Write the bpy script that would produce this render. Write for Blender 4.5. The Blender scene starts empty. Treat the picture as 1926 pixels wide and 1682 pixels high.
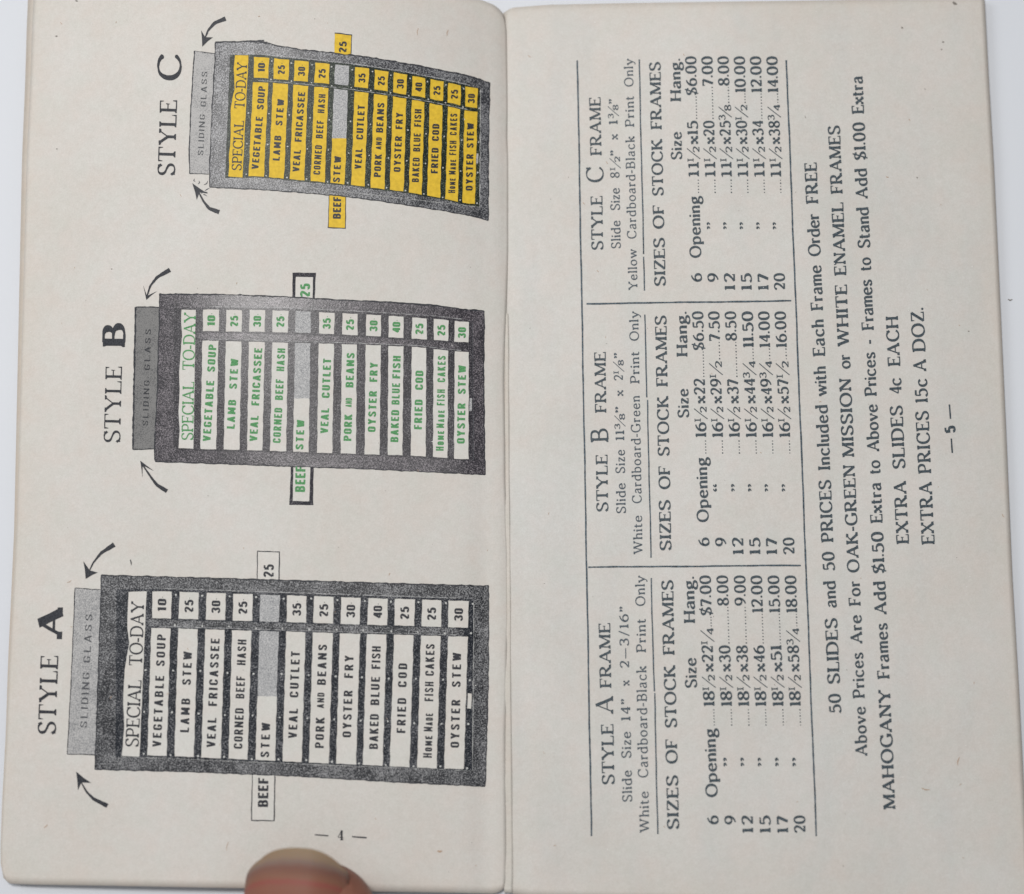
import bpy, math, random
import numpy as np
from mathutils import Matrix, Vector
random.seed(7)
MM = 0.001
SC = bpy.context.scene
# ---------------------------------------------------------------- camera, light, exposure
TH = math.radians(8.0); DIST = 300.0; FW = 183.6
cam_d = bpy.data.cameras.new('camera'); cam = bpy.data.objects.new('camera', cam_d)
SC.collection.objects.link(cam); SC.camera = cam
cam_d.sensor_width = 36; cam_d.lens = 36*DIST/FW; cam_d.clip_start = 0.01; cam_d.clip_end = 20
cam.location = (0, -DIST*math.sin(TH)*MM, DIST*math.cos(TH)*MM)
cam.rotation_euler = (TH, 0, 0)
cam_d.dof.use_dof = True; cam_d.dof.focus_distance = 0.2985; cam_d.dof.aperture_fstop = 7.1
world = bpy.data.worlds.new('World'); SC.world = world; world.use_nodes = True
wb = world.node_tree.nodes['Background']; wb.inputs[0].default_value = (0.93, 0.96, 1.0, 1); wb.inputs[1].default_value = 0.30
def area(name, loc, size, power, col, target=(0, 0, 0)):
    l = bpy.data.lights.new(name, 'AREA'); l.shape = 'DISK'; l.size = size; l.energy = power; l.color = col
    o = bpy.data.objects.new(name, l); SC.collection.objects.link(o); o.location = loc
    o.rotation_euler = (Vector(target)-Vector(loc)).to_track_quat('-Z', 'Y').to_euler()
    return o
area('ceiling_lamp', (-0.085, 0.115, 0.50), 0.13, 1.68, (1.0, 0.975, 0.95))
area('added_left_softbox', (-1.15, 0.55, 0.95), 0.7, 5.8, (0.95, 0.98, 1.0))  # broad softbox added at the left so the slope by the spine darkens
SC.view_settings.view_transform = 'Standard'; SC.view_settings.look = 'None'
SC.view_settings.exposure = 0.0; SC.view_settings.gamma = 1.0

# ---------------------------------------------------------------- picture point -> point on a curved page
CP = np.array([0, -DIST*math.sin(TH), DIST*math.cos(TH)])
FV = np.array([0, math.sin(TH), -math.cos(TH)]); UV_ = np.array([0, math.cos(TH), math.sin(TH)])
def spine_x(Y): return -0.78-0.31*Y/80.0
def ss(x): x = np.clip(x, 0, 1); return x*x*(3-2*x)
def h_left(X, Y):
    d = np.clip(spine_x(Y)-X, 0, 90)
    v = np.clip((Y+72)/150.0, 0, 1.1)
    B = 1.2+9.5*v**1.7
    f = np.sin(np.pi*np.clip(d/95.0, 0, 1))**0.85
    tuck = 1-np.exp(-d/1.6)
    return 0.80+0.50*tuck+B*f+0.22*np.sin(X*0.11+Y*0.05)*ss(d/20)*ss((90-d)/12)+0.10*np.sin(X*.05-Y*.13)*ss(d/15)-0.42*np.exp(-((d-4.2)/2.2)**2)*(0.35+0.65*ss((20-Y)/60))
def h_right(X, Y):
    d = np.clip(X-spine_x(Y), 0, 92)
    v = np.clip((Y+80)/160.0, 0, 1.1)
    B = 1.3+1.5*v
    f = np.sin(np.pi*np.clip(d/96.0, 0, 1))
    return 0.70+0.45*(1-np.exp(-d/1.6))+B*f+0.16*np.sin(X*0.09+Y*0.06+1)*ss(d/20)*ss((92-d)/15)-0.22*np.exp(-((d-2.0)/1.2)**2)*ss((10-Y)/60)
def h_zero(X, Y): return 0*X
def unproject(P, h, lift=0.0):
    P = np.asarray(P, float).reshape(-1, 2); k = FW/DIST/1926
    d = FV+np.outer((P[:, 0]-963)*k, [1, 0, 0])+np.outer(-(P[:, 1]-841)*k, UV_)
    z = np.zeros(len(P))
    for _ in range(14):
        t = (z-CP[2])/d[:, 2]; X = CP[0]+d[:, 0]*t; Y = CP[1]+d[:, 1]*t
        z = 0.5*z+0.5*(h(X, Y)+lift) if _ < 3 else h(X, Y)+lift
    return np.stack([X, Y, z], 1)

# ---------------------------------------------------------------- materials
def mat(name, col, rough=0.6, spec=0.5, build=None, **kw):
    m = bpy.data.materials.new(name); m.use_nodes = True
    nt = m.node_tree; b = nt.nodes['Principled BSDF']
    b.inputs['Base Color'].default_value = (*col, 1); b.inputs['Roughness'].default_value = rough
    b.inputs['Specular IOR Level'].default_value = spec
    for k, v in kw.items(): b.inputs[k].default_value = v
    if build: build(nt, b)
    return m
def N(nt, t, **kw):
    n = nt.nodes.new(t)
    for k, v in kw.items():
        if k.startswith('i_'): n.inputs[k[2:].replace('_', ' ')].default_value = v
        else: setattr(n, k, v)
    return n
def noise(nt, scale, detail=3, rough=0.55, stretch=None):
    tc = N(nt, 'ShaderNodeTexCoord'); n = N(nt, 'ShaderNodeTexNoise', i_Scale=scale, i_Detail=detail, i_Roughness=rough)
    if stretch:
        mp = N(nt, 'ShaderNodeMapping'); mp.inputs['Scale'].default_value = stretch
        nt.links.new(tc.outputs['Object'], mp.inputs['Vector']); nt.links.new(mp.outputs[0], n.inputs['Vector'])
    else: nt.links.new(tc.outputs['Object'], n.inputs['Vector'])
    return n
def ramp(nt, src, stops):
    r = N(nt, 'ShaderNodeValToRGB'); e = r.color_ramp.elements
    while len(e) < len(stops): e.new(0.5)
    for q, (p, c) in zip(e, stops): q.position = p; q.color = (*c, 1) if len(c) == 3 else c
    nt.links.new(src, r.inputs[0]); return r
def mix(nt, f, a, b, mode='MIX'):
    m = N(nt, 'ShaderNodeMix', data_type='RGBA', blend_type=mode)
    for s, v in ((0, f), (6, a), (7, b)):
        if hasattr(v, 'links') or hasattr(v, 'is_linked'): nt.links.new(v, m.inputs[s])
        elif s == 0: m.inputs[0].default_value = v
        else: m.inputs[s].default_value = (*v, 1)
    return m.outputs[2]
def bump(nt, b, src, dist, strength=1.0):
    bp = N(nt, 'ShaderNodeBump', i_Strength=strength, i_Distance=dist)
    nt.links.new(src, bp.inputs['Height']); nt.links.new(bp.outputs[0], b.inputs['Normal'])
PAPER = (0.627, 0.603, 0.570)
def b_paper(tint=(1, 1, 1), ghost=0.0):
    def f(nt, b):
        base = tuple(p*t for p, t in zip(PAPER, tint))
        n1 = noise(nt, 45, 4, 0.6)
        r1 = ramp(nt, n1.outputs[0], [(0.3, tuple(c*q for c, q in zip(base, (.965, .955, .94)))), (0.7, tuple(c*q for c, q in zip(base, (1.02, 1.022, 1.03))))])
        n2 = noise(nt, 900, 3, 0.7)
        r2 = ramp(nt, n2.outputs[0], [(0.25, (.955, .95, .94)), (0.75, (1.03, 1.03, 1.03))])
        c = mix(nt, 1.0, r1.outputs[0], r2.outputs[0], 'MULTIPLY')
        n3 = noise(nt, 3600, 2, 0.6)
        r3 = ramp(nt, n3.outputs[0], [(0.28, (.955, .95, .945)), (0.72, (1.035, 1.035, 1.035))])
        c = mix(nt, 1.0, c, r3.outputs[0], 'MULTIPLY')
        n5 = noise(nt, 260, 2, 0.5, (1, 1, 1))            # pinkish and greenish blotches of old stock
        r5 = ramp(nt, n5.outputs[0], [(0.32, (1.012, .99, .985)), (0.5, (1, 1, 1)), (0.68, (.985, 1.003, 1.0))])
        c = mix(nt, 1.0, c, r5.outputs[0], 'MULTIPLY')
        if ghost:                                          # print of the reverse showing through
            n4 = noise(nt, 150, 2, 0.5, (1.0, 0.25, 1))
            r4 = ramp(nt, n4.outputs[0], [(0.48, (1, 1, 1)), (0.66, (.95, .972, .985))])
            c = mix(nt, ghost, c, r4.outputs[0], 'MULTIPLY')
        at = N(nt, 'ShaderNodeAttribute', attribute_name='edge')
        nE = noise(nt, 220, 4, 0.7)
        mm = N(nt, 'ShaderNodeMath', operation='MULTIPLY'); nt.links.new(at.outputs['Fac'], mm.inputs[0]); nt.links.new(nE.outputs[0], mm.inputs[1])
        c = mix(nt, mm.outputs[0], c, tuple(p*q for p, q in zip(base, (.99, .83, .68))))
        nt.links.new(c, b.inputs['Base Color'])
        nb = noise(nt, 2600, 5, 0.75); bump(nt, b, nb.outputs[0], 0.00005, 0.55)
    return f
M_paper = mat('paper', PAPER, 0.62, 0.22, b_paper((1, 1, .995)))
M_paper_r = mat('paper_show_through', PAPER, 0.62, 0.22, b_paper((0.985, 0.987, 0.985), 0.7))
M_under = mat('paper_under', PAPER, 0.75, 0.15, b_paper((1.0, .965, .925)))
def b_ink(base, amp=0.35, sc=5200, paper=0.0):
    def f(nt, b):
        n = noise(nt, sc, 2, 0.6)
        lo = tuple(c*(1-amp) for c in base); hi = tuple(min(1, c*(1+amp)+paper) for c in base)
        r = ramp(nt, n.outputs[0], [(0.33, lo), (0.67, hi)]); nt.links.new(r.outputs[0], b.inputs['Base Color'])
    return f
INK_B = (0.050, 0.068, 0.082); INK_K = (0.026, 0.028, 0.035)
M_ink = mat('blue_black_ink', INK_B, 0.5, 0.12, b_ink(INK_B, .35, 5200, .03))
M_ink_light = mat('light_blue_black_ink', (.070, .090, .110), 0.5, 0.12, b_ink((.070, .090, .110), .35, 5200, .03))
M_black = mat('black_ink', INK_K, 0.45, 0.18, b_ink(INK_K, .4, 5200, .02))
M_grey = mat('grey_ink', (.07, .074, .082), 0.5, 0.15, b_ink((.07, .074, .082), .4, 6000, .03))
M_green = mat('green_ink', (.075, .265, .095), 0.5, 0.15, b_ink((.075, .265, .095), .25, 5200, .03))
M_rule = mat('rule_ink', (.055, .08, .10), 0.5, 0.15, b_ink((.055, .08, .10), .5, 3000, .04))
M_yellow = mat('yellow_ink', (.74, .50, .035), 0.55, 0.2, b_ink((.70, .465, .038), .10, 1500))
M_white = mat('bare_paper', PAPER, 0.62, 0.22, b_paper((1.03, 1.04, 1.04)))
def b_half(stops, sc=4600, angle=0.6, var=0.42):
    """halftone: coarse screen grain over a slow tone drift"""
    def f(nt, b):
        n = noise(nt, sc, 2, 0.75); slow = noise(nt, 260, 4, 0.65)
        tc = N(nt, 'ShaderNodeTexCoord'); mp = N(nt, 'ShaderNodeMapping'); mp.inputs['Rotation'].default_value = (0, 0, angle)
        w = N(nt, 'ShaderNodeTexVoronoi', i_Scale=5200); w.inputs['Randomness'].default_value = 1.0
        nt.links.new(tc.outputs['Object'], mp.inputs[0]); nt.links.new(mp.outputs[0], w.inputs['Vector'])
        a = N(nt, 'ShaderNodeMath', operation='MULTIPLY_ADD'); a.inputs[1].default_value = 0.40
        nt.links.new(w.outputs['Distance'], a.inputs[0]); nt.links.new(n.outputs[0], a.inputs[2])
        s = N(nt, 'ShaderNodeMath', operation='MULTIPLY_ADD'); s.inputs[1].default_value = var
        sl_ = N(nt, 'ShaderNodeMath', operation='SUBTRACT'); sl_.inputs[1].default_value = .25 if var == .42 else 0.0
        nt.links.new(slow.outputs[0], sl_.inputs[0]); nt.links.new(sl_.outputs[0], s.inputs[0]); nt.links.new(a.outputs[0], s.inputs[2])
        r = ramp(nt, s.outputs[0], stops); nt.links.new(r.outputs[0], b.inputs['Base Color'])
        nb = noise(nt, 2400, 4, 0.7); bump(nt, b, nb.outputs[0], 0.00005, 0.6)
    return f
M_frame = {
 'A': mat('halftone_frame_black', (.05,)*3, .33, .34, b_half([(.60, (.006, .007, .010)), (.79, (.032, .033, .038)), (.94, (.27, .27, .275))])),
 'B': mat('halftone_frame_brown', (.05,)*3, .30, .46, b_half([(.60, (.006, .006, .010)), (.80, (.028, .024, .031)), (.97, (.20, .18, .195))])),
 'C': mat('halftone_frame_grey', (.05,)*3, .33, .34, b_half([(.58, (.007, .009, .013)), (.78, (.038, .039, .045)), (.93, (.28, .28, .29))]))}
M_inner = {
 'A': mat('halftone_opening_black', (.03,)*3, .38, .20, b_half([(.66, (.005, .007, .012)), (.86, (.022, .026, .034)), (.98, (.20, .20, .21))])),
 'B': mat('halftone_opening_brown', (.03,)*3, .32, .38, b_half([(.62, (.006, .006, .010)), (.86, (.026, .023, .030)), (1.0, (.16, .15, .16))])),
 'C': mat('halftone_opening_green', (.03,)*3, .38, .20, b_half([(.66, (.004, .008, .006)), (.88, (.018, .028, .020)), (1.0, (.14, .16, .12))]))}
M_tag = mat('dense_black_print', (.03,)*3, .5, .15, b_half([(.62, (.010, .011, .016)), (.90, (.035, .033, .042)), (1.0, (.14, .13, .14))]))
M_glass = {
 'A': mat('halftone_glass_pale', (.3,)*3, .5, .3, b_half([(.55, (.15, .155, .165)), (.92, (.47, .46, .45))], 5200)),
 'B': mat('halftone_glass_dark', (.2,)*3, .5, .3, b_half([(.60, (.018, .020, .026)), (1.0, (.20, .196, .192))], 5200, var=.5)),
 'C': mat('halftone_glass_mid', (.3,)*3, .5, .3, b_half([(.56, (.055, .06, .07)), (1.02-.02, (.43, .42, .41))], 5200, var=.55))}
M_gap = mat('halftone_gap_grey', (.3,)*3, .5, .3, b_half([(.55, (.20, .205, .215)), (.9, (.52, .515, .51))], 5600, 0.8, .1))
M_speck = mat('halftone_speck', (.52, .52, .50), .5, .3)
M_fleck = mat('brown_fibre', (.45, .32, .23), .7, .2)
M_fleck2 = mat('dark_fleck', (.21, .19, .17), .7, .2)
M_fleck3 = mat('pale_fleck', (.74, .72, .70), .7, .2)
M_crease = mat('worn_crease', (.60, .57, .53), .8, .1, b_paper((.99, .965, .93)))
def b_table(nt, b):
    n = noise(nt, 14, 3, .5); r = ramp(nt, n.outputs[0], [(.3, (.655, .675, .715)), (.7, (.68, .70, .735))])
    nt.links.new(r.outputs[0], b.inputs['Base Color'])
    nb = noise(nt, 1500, 4, .6); bump(nt, b, nb.outputs[0], .00004, .4)
M_table = mat('white_table', (.67, .69, .72), .55, .3, b_table)

# ---------------------------------------------------------------- objects
def link(name, me, parent=None):
    o = bpy.data.objects.new(name, me); SC.collection.objects.link(o)
    if parent: o.parent = parent
    return o
def empty(name, loc, label, cat):
    o = link(name, None); o.location = loc; o.empty_display_size = .01
    o['label'] = label; o['category'] = cat; return o
class MB:
    """collects quads/polygons given in picture points, then lays them on a page"""
    def __init__(s): s.v = []; s.f = []; s.l = []; s.n = 0; s.k = 0
    def add(s, pts, faces, lift=None):
        lift = (s.k % 9)*0.0016 if lift is None else lift; s.k += 1
        pts = np.asarray(pts, float); s.v.append(pts); s.l.append(np.full(len(pts), lift))
        s.f += [tuple(i+s.n for i in f) for f in faces]; s.n += len(pts)
    def build(s, name, m, parent, h, lift, label=None):
        P = np.concatenate(s.v); L = np.concatenate(s.l)
        W = unproject(P, h, 0.0); W[:, 2] += 0
        W = unproject(P, lambda X, Y: h(X, Y)+L+lift)
        o_ = parent_origin(parent)
        me = bpy.data.meshes.new(name); me.from_pydata(((W*MM)-o_).tolist(), [], s.f); me.materials.append(m)
        o = link(name, me, parent)
        if label: o['label'] = label
        return o
def parent_origin(p):
    v = np.zeros(3)
    while p is not None: v += np.array(p.location); p = p.parent
    return v
def wob(P, a, f=0.09):
    P = np.asarray(P, float); x, y = P[:, 0], P[:, 1]
    dx = np.sin(y*f+x*.031)+.6*np.sin(y*f*2.7+1+x*.05)+.4*np.sin(y*f*6.1+2)
    dy = np.sin(x*f*1.3+y*.017)+.6*np.sin(x*f*3.1+2+y*.03)+.4*np.sin(x*f*7+y*.3)
    return P+a*.5*np.stack([dx, dy], 1)
def interp(curve, t):
    c = np.asarray(curve, float); s = np.r_[0, np.cumsum(np.hypot(*np.diff(c, axis=0).T))]; s /= s[-1]
    return np.stack([np.interp(t, s, c[:, 0]), np.interp(t, s, c[:, 1])], 1)
def coons(top, bot, lef, rig, nu, nv):
    u = np.linspace(0, 1, nu+1); v = np.linspace(0, 1, nv+1)
    T, B_, L, R = interp(top, u), interp(bot, u), interp(lef, v), interp(rig, v)
    U, V = np.meshgrid(u, v); U = U[..., None]; V = V[..., None]
    P = (1-V)*T[None]+V*B_[None]+(1-U)*L[:, None]+U*R[:, None] \
        - ((1-U)*(1-V)*T[0]+U*(1-V)*T[-1]+(1-U)*V*B_[0]+U*V*B_[-1])
    F = [(j*(nu+1)+i, (j+1)*(nu+1)+i, (j+1)*(nu+1)+i+1, j*(nu+1)+i+1) for j in range(nv) for i in range(nu)]
    return P.reshape(-1, 2), F
def patch(mb, tl, tr, br, bl, cell=12, w=0.0, f=.09, lef=None, top=None, bot=None, rig=None, lift=None):
    tl, tr, br, bl = map(np.array, (tl, tr, br, bl))
    nu = max(1, int(np.hypot(*(tr-tl))/cell)); nv = max(1, int(np.hypot(*(bl-tl))/cell))
    P, F = coons(top or [tl, tr], bot or [bl, br], lef or [tl, bl], rig or [tr, br], nu, nv)
    mb.add(wob(P, w, f) if w else P, F, lift)
def ribbon(mb, pts, wd, jit=0.0, lift=None):
    P = np.asarray(pts, float); wd = np.broadcast_to(np.asarray(wd, float), (len(P),)).copy()
    T = np.gradient(P, axis=0); T /= (np.hypot(T[:, 0], T[:, 1])[:, None]+1e-9)
    Nn = np.stack([-T[:, 1], T[:, 0]], 1)
    if jit: wd = wd*(1+jit*(np.random.RandomState(len(P)+int(abs(P[0, 0]*13))).rand(len(P))-.5)*2)
    V = np.concatenate([P+Nn*wd[:, None]/2, P-Nn*wd[:, None]/2]); n = len(P)
    mb.add(V, [(i, i+1, n+i+1, n+i) for i in range(n-1)], lift)
def line(mb, a, b, w, jit=0.12, step=8):
    n = max(2, int(math.hypot(b[0]-a[0], b[1]-a[1])/step)+1)
    t = np.linspace(0, 1, n)[:, None]; ribbon(mb, wob(np.array(a)*(1-t)+np.array(b)*t, .5, .02), w, jit)

# ---------------------------------------------------------------- lettering: pen strokes
SERIF = {
'A': "n 95 15 L 350 690;k 335 700 L 590 10;n 190 245 L 480 245;b 95 0 85 75;b 590 0 100 90",
'B': "k 135 0 L 135 700;p 135 680 L 290 680 C 410 680 460 610 460 535 C 460 440 400 375 290 372 L 135 372;p 290 372 C 430 370 515 300 515 200 C 515 80 430 20 300 20 L 135 20;b 135 0 110 60;t 135 700 110 60",
'C': "p 565 530 C 520 640 430 690 330 690 C 170 690 60 550 60 350 C 60 150 170 10 340 10 C 450 10 530 60 580 160;e 590 700 490 45",
'D': "k 135 0 L 135 700;p 135 680 L 300 680 C 500 680 620 550 620 350 C 620 150 500 20 300 20 L 135 20;b 135 0 110 60;t 135 700 110 60",
'E': "k 135 0 L 135 700;n 135 680 L 500 680;n 135 365 L 390 365;n 135 20 L 520 20;e 508 700 540 45;e 530 0 170 50;e 400 445 285 18;b 135 0 110 60;t 135 700 110 60",
'F': "k 135 0 L 135 700;n 135 680 L 490 680;n 135 355 L 390 355;e 500 700 540 45;e 400 435 275 18;b 135 0 110 115;t 135 700 110 60",
'G': "p 565 540 C 520 640 430 690 330 690 C 170 690 60 550 60 350 C 60 150 170 10 350 10 C 450 10 530 40 590 80;k 590 60 L 590 310;t 590 325 100 80;e 590 700 510 45",
'H': "k 135 0 L 135 700;k 575 0 L 575 700;n 135 365 L 575 365;b 135 0 105 100;t 135 700 105 100;b 575 0 100 105;t 575 700 100 105",
'I': "k 135 0 L 135 700;b 135 0 105 105;t 135 700 105 105",
'K': "k 135 0 L 135 700;n 520 690 L 150 320;k 260 430 L 565 10;b 135 0 105 105;t 135 700 105 105;t 520 700 110 80;b 580 0 110 90",
'L': "k 135 0 L 135 700;n 135 20 L 510 20;e 520 0 190 50;b 135 0 105 50;t 135 700 105 105",
'M': "n 125 15 L 145 690;k 150 700 L 400 60;n 400 30 L 660 690;k 665 0 L 665 700;b 125 0 85 85;b 665 0 100 100;t 130 700 90 40;t 675 700 50 90",
'N': "n 135 0 L 135 690;k 140 690 L 570 30;n 575 10 L 575 700;b 135 0 90 90;t 120 700 100 40;t 575 700 90 90",
'O': "p 350 690 C 180 690 60 550 60 350 C 60 150 180 10 350 10 C 520 10 640 150 640 350 C 640 550 520 690 350 690",
'P': "k 135 0 L 135 700;p 135 680 L 300 680 C 430 680 490 600 490 510 C 490 400 420 325 300 322 L 150 322;b 135 0 110 115;t 135 700 110 60",
'R': "k 135 0 L 135 700;p 135 680 L 300 680 C 430 680 485 600 485 515 C 485 410 420 345 300 342 L 150 342;k 300 345 L 545 15;b 570 0 60 100;b 135 0 110 110;t 135 700 110 60",
'S': "p 445 560 C 420 640 350 690 260 690 C 150 690 88 620 88 535 C 88 420 180 385 270 350 C 380 305 457 265 457 170 C 457 70 380 10 265 10 C 170 10 100 60 72 150;e 455 700 520 38;f 60 0 190 38",
'T': "k 330 0 L 330 700;n 50 680 L 610 680;f 42 700 520 48;e 618 700 520 48;b 330 0 120 120",
'W': "k 70 690 L 260 20;n 260 20 L 430 690;k 430 690 L 630 20;n 630 20 L 800 690;t 70 700 90 90;t 430 700 80 80;t 800 700 90 80",
'X': "k 100 690 L 540 10;n 530 690 L 90 10;t 100 700 90 100;t 530 700 90 80;b 90 0 80 90;b 545 0 100 90",
'Y': "k 70 690 L 320 340;n 560 690 L 330 340;k 325 0 L 325 350;t 70 700 80 100;t 560 700 90 80;b 325 0 115 115",
'Z': "n 90 680 L 520 680;k 505 675 L 95 25;n 80 20 L 540 20;f 85 700 530 45;e 545 0 180 50",
'a': "p 110 360 C 130 420 180 450 240 450 C 320 450 355 410 355 330;k 355 350 L 355 80;p 355 80 C 362 30 390 20 440 45;p 352 270 C 200 250 75 215 75 120 C 75 40 130 8 190 10 C 260 15 320 60 352 110",
'b': "k 110 0 L 110 720;p 110 340 C 150 420 210 450 270 450 C 380 450 440 350 440 230 C 440 100 370 10 260 10 C 190 10 140 40 110 80;t 80 720 60 30",
'c': "p 385 360 C 370 420 310 450 250 450 C 140 450 65 350 65 230 C 65 100 150 10 260 10 C 320 10 370 40 405 100",
'd': "k 400 0 L 400 720;p 400 360 C 360 430 310 450 250 450 C 140 450 65 350 65 225 C 65 100 130 10 240 10 C 310 10 360 40 400 100;t 370 720 80 30;b 420 0 10 60",
'e': "n 90 250 L 405 250;p 402 245 C 402 380 330 450 245 450 C 140 450 65 350 65 230 C 65 100 150 10 260 10 C 330 10 380 40 415 110",
'g': "p 230 450 C 140 450 90 390 90 310 C 90 230 150 170 230 170 C 320 170 370 230 370 310 C 370 390 320 450 230 450;h 320 420 C 360 460 400 450 440 435;p 160 190 C 90 150 80 90 170 70 C 280 50 420 60 420 -50 C 420 -160 320 -200 230 -200 C 120 -200 50 -150 60 -80 C 65 -30 110 20 160 60",
'h': "k 110 0 L 110 720;p 110 330 C 150 410 210 450 280 450 C 350 450 390 400 390 320;k 390 330 L 390 0;t 80 720 60 30;b 110 0 75 75;b 390 0 75 75",
'i': "k 110 0 L 110 450;d 110 615 62;t 85 460 60 25;b 110 0 80 80",
'k': "k 110 0 L 110 720;n 380 440 L 130 210;k 210 290 L 410 10;t 80 720 60 30;b 110 0 75 75;b 410 0 80 70;t 380 450 70 70",
'l': "k 110 0 L 110 720;t 80 720 60 30;b 110 0 80 80",
'm': "k 110 0 L 110 450;p 110 330 C 150 410 200 450 260 450 C 325 450 360 400 360 320;k 360 330 L 360 0;p 360 330 C 400 410 450 450 510 450 C 575 450 610 400 610 320;k 610 330 L 610 0;t 80 460 60 30;b 110 0 70 70;b 360 0 70 70;b 610 0 70 75",
'n': "k 110 0 L 110 450;p 110 330 C 150 410 210 450 280 450 C 350 450 390 400 390 320;k 390 330 L 390 0;t 80 460 60 30;b 110 0 75 75;b 390 0 75 75",
'o': "p 250 450 C 140 450 65 350 65 230 C 65 110 140 10 250 10 C 360 10 435 110 435 230 C 435 350 360 450 250 450",
'p': "k 110 -200 L 110 450;p 110 340 C 150 420 210 450 270 450 C 380 450 440 350 440 230 C 440 100 370 10 260 10 C 190 10 140 40 110 80;t 80 460 60 30;b 110 -200 85 85",
'r': "k 110 0 L 110 450;p 110 300 C 140 400 200 450 290 430;d 290 405 50;t 80 460 60 30;b 110 0 75 85",
's': "p 322 365 C 305 420 260 450 200 450 C 120 450 82 405 82 350 C 82 275 150 250 210 225 C 280 195 338 170 338 110 C 338 45 280 10 205 10 C 140 10 90 40 68 105;e 332 460 335 25;f 60 0 125 25",
't': "k 150 590 L 150 100;p 150 120 C 150 30 200 10 250 20 C 270 25 290 35 305 55;n 50 440 L 290 440",
'u': "k 110 450 L 110 120;p 110 130 C 115 40 160 10 220 10 C 290 10 340 50 380 110;k 380 450 L 380 0;t 85 460 60 25;t 355 460 60 25;b 400 0 10 60",
'v': "k 60 450 L 230 10;n 400 450 L 235 10;t 60 460 70 80;t 400 460 70 60",
'w': "k 60 450 L 210 10;n 210 10 L 340 440;k 340 450 L 490 10;n 490 10 L 620 450;t 60 460 70 70;t 340 460 60 60;t 620 460 70 60",
'x': "k 80 450 L 390 10;n 380 450 L 70 10;t 80 460 70 70;t 380 460 70 60;b 70 0 60 70;b 395 0 70 70",
'y': "k 60 450 L 240 20;n 410 450 L 240 20;n 245 30 C 200 -80 160 -170 90 -180;d 85 -165 48;t 60 460 70 80;t 410 460 70 60",
'z': "n 70 440 L 360 440;k 348 440 L 78 20;n 60 20 L 375 20;f 65 460 330 25;e 380 0 130 30",
'0': "p 240 680 C 120 680 60 540 60 345 C 60 150 120 10 240 10 C 360 10 420 150 420 345 C 420 540 360 680 240 680",
'1': "k 200 0 L 200 680;n 95 600 L 200 665;b 200 0 110 110",
'2': "p 80 530 C 100 630 160 680 240 680 C 340 680 400 610 400 520 C 400 400 300 250 80 50;h 75 45 L 410 45;e 418 0 170 20",
'3': "p 80 560 C 100 640 160 680 230 680 C 320 680 375 620 375 540 C 375 440 310 380 200 375;p 200 375 C 330 370 400 300 400 200 C 400 80 320 10 210 10 C 140 10 90 40 60 110",
'4': "k 320 0 L 320 680;n 320 680 L 50 200;n 40 190 L 430 190;b 320 0 80 80",
'5': "h 120 640 L 390 640;n 120 650 L 100 370;p 100 370 C 140 410 190 430 240 430 C 350 430 415 340 415 220 C 415 90 320 10 210 10 C 140 10 90 30 60 100",
'6': "p 370 660 C 200 620 60 480 60 250 C 60 100 130 10 240 10 C 350 10 420 100 420 220 C 420 340 350 420 250 420 C 160 420 90 360 65 280",
'7': "h 60 640 L 420 640;k 410 640 L 190 0;f 62 690 520 20",
'8': "p 240 680 C 140 680 85 610 85 530 C 85 440 160 390 240 355 C 340 310 410 260 410 170 C 410 70 340 10 240 10 C 140 10 70 70 70 170 C 70 260 150 320 240 355 C 330 400 390 450 390 530 C 390 620 340 680 240 680",
'9': "p 110 30 C 280 70 420 210 420 440 C 420 590 350 680 240 680 C 130 680 60 590 60 470 C 60 350 130 270 230 270 C 320 270 390 330 415 410",
'$': "p 400 540 C 380 620 330 660 250 660 C 160 660 90 610 90 530 C 90 420 180 385 250 355 C 350 310 415 265 415 175 C 415 80 340 30 245 30 C 160 30 100 70 70 150;n 380 780 L 110 -90",
'.': "d 60 62 62", '-': "h 40 250 L 270 250", '—': "n 0 250 L 600 250", '/': "n 40 -60 L 300 760",
'”': "d 70 610 58;h 105 610 C 120 540 90 490 40 460;d 235 610 58;h 270 610 C 285 540 255 490 205 460",
'“': "d 70 520 58;h 35 520 C 20 590 50 640 100 670;d 235 520 58;h 200 520 C 185 590 215 640 265 670",
'Q': "p 590 560 C 545 650 440 690 335 690 C 170 690 60 550 60 350 C 60 150 170 10 340 10 C 460 10 550 70 600 160;d 575 575 58;d 590 150 42",
}
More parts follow.
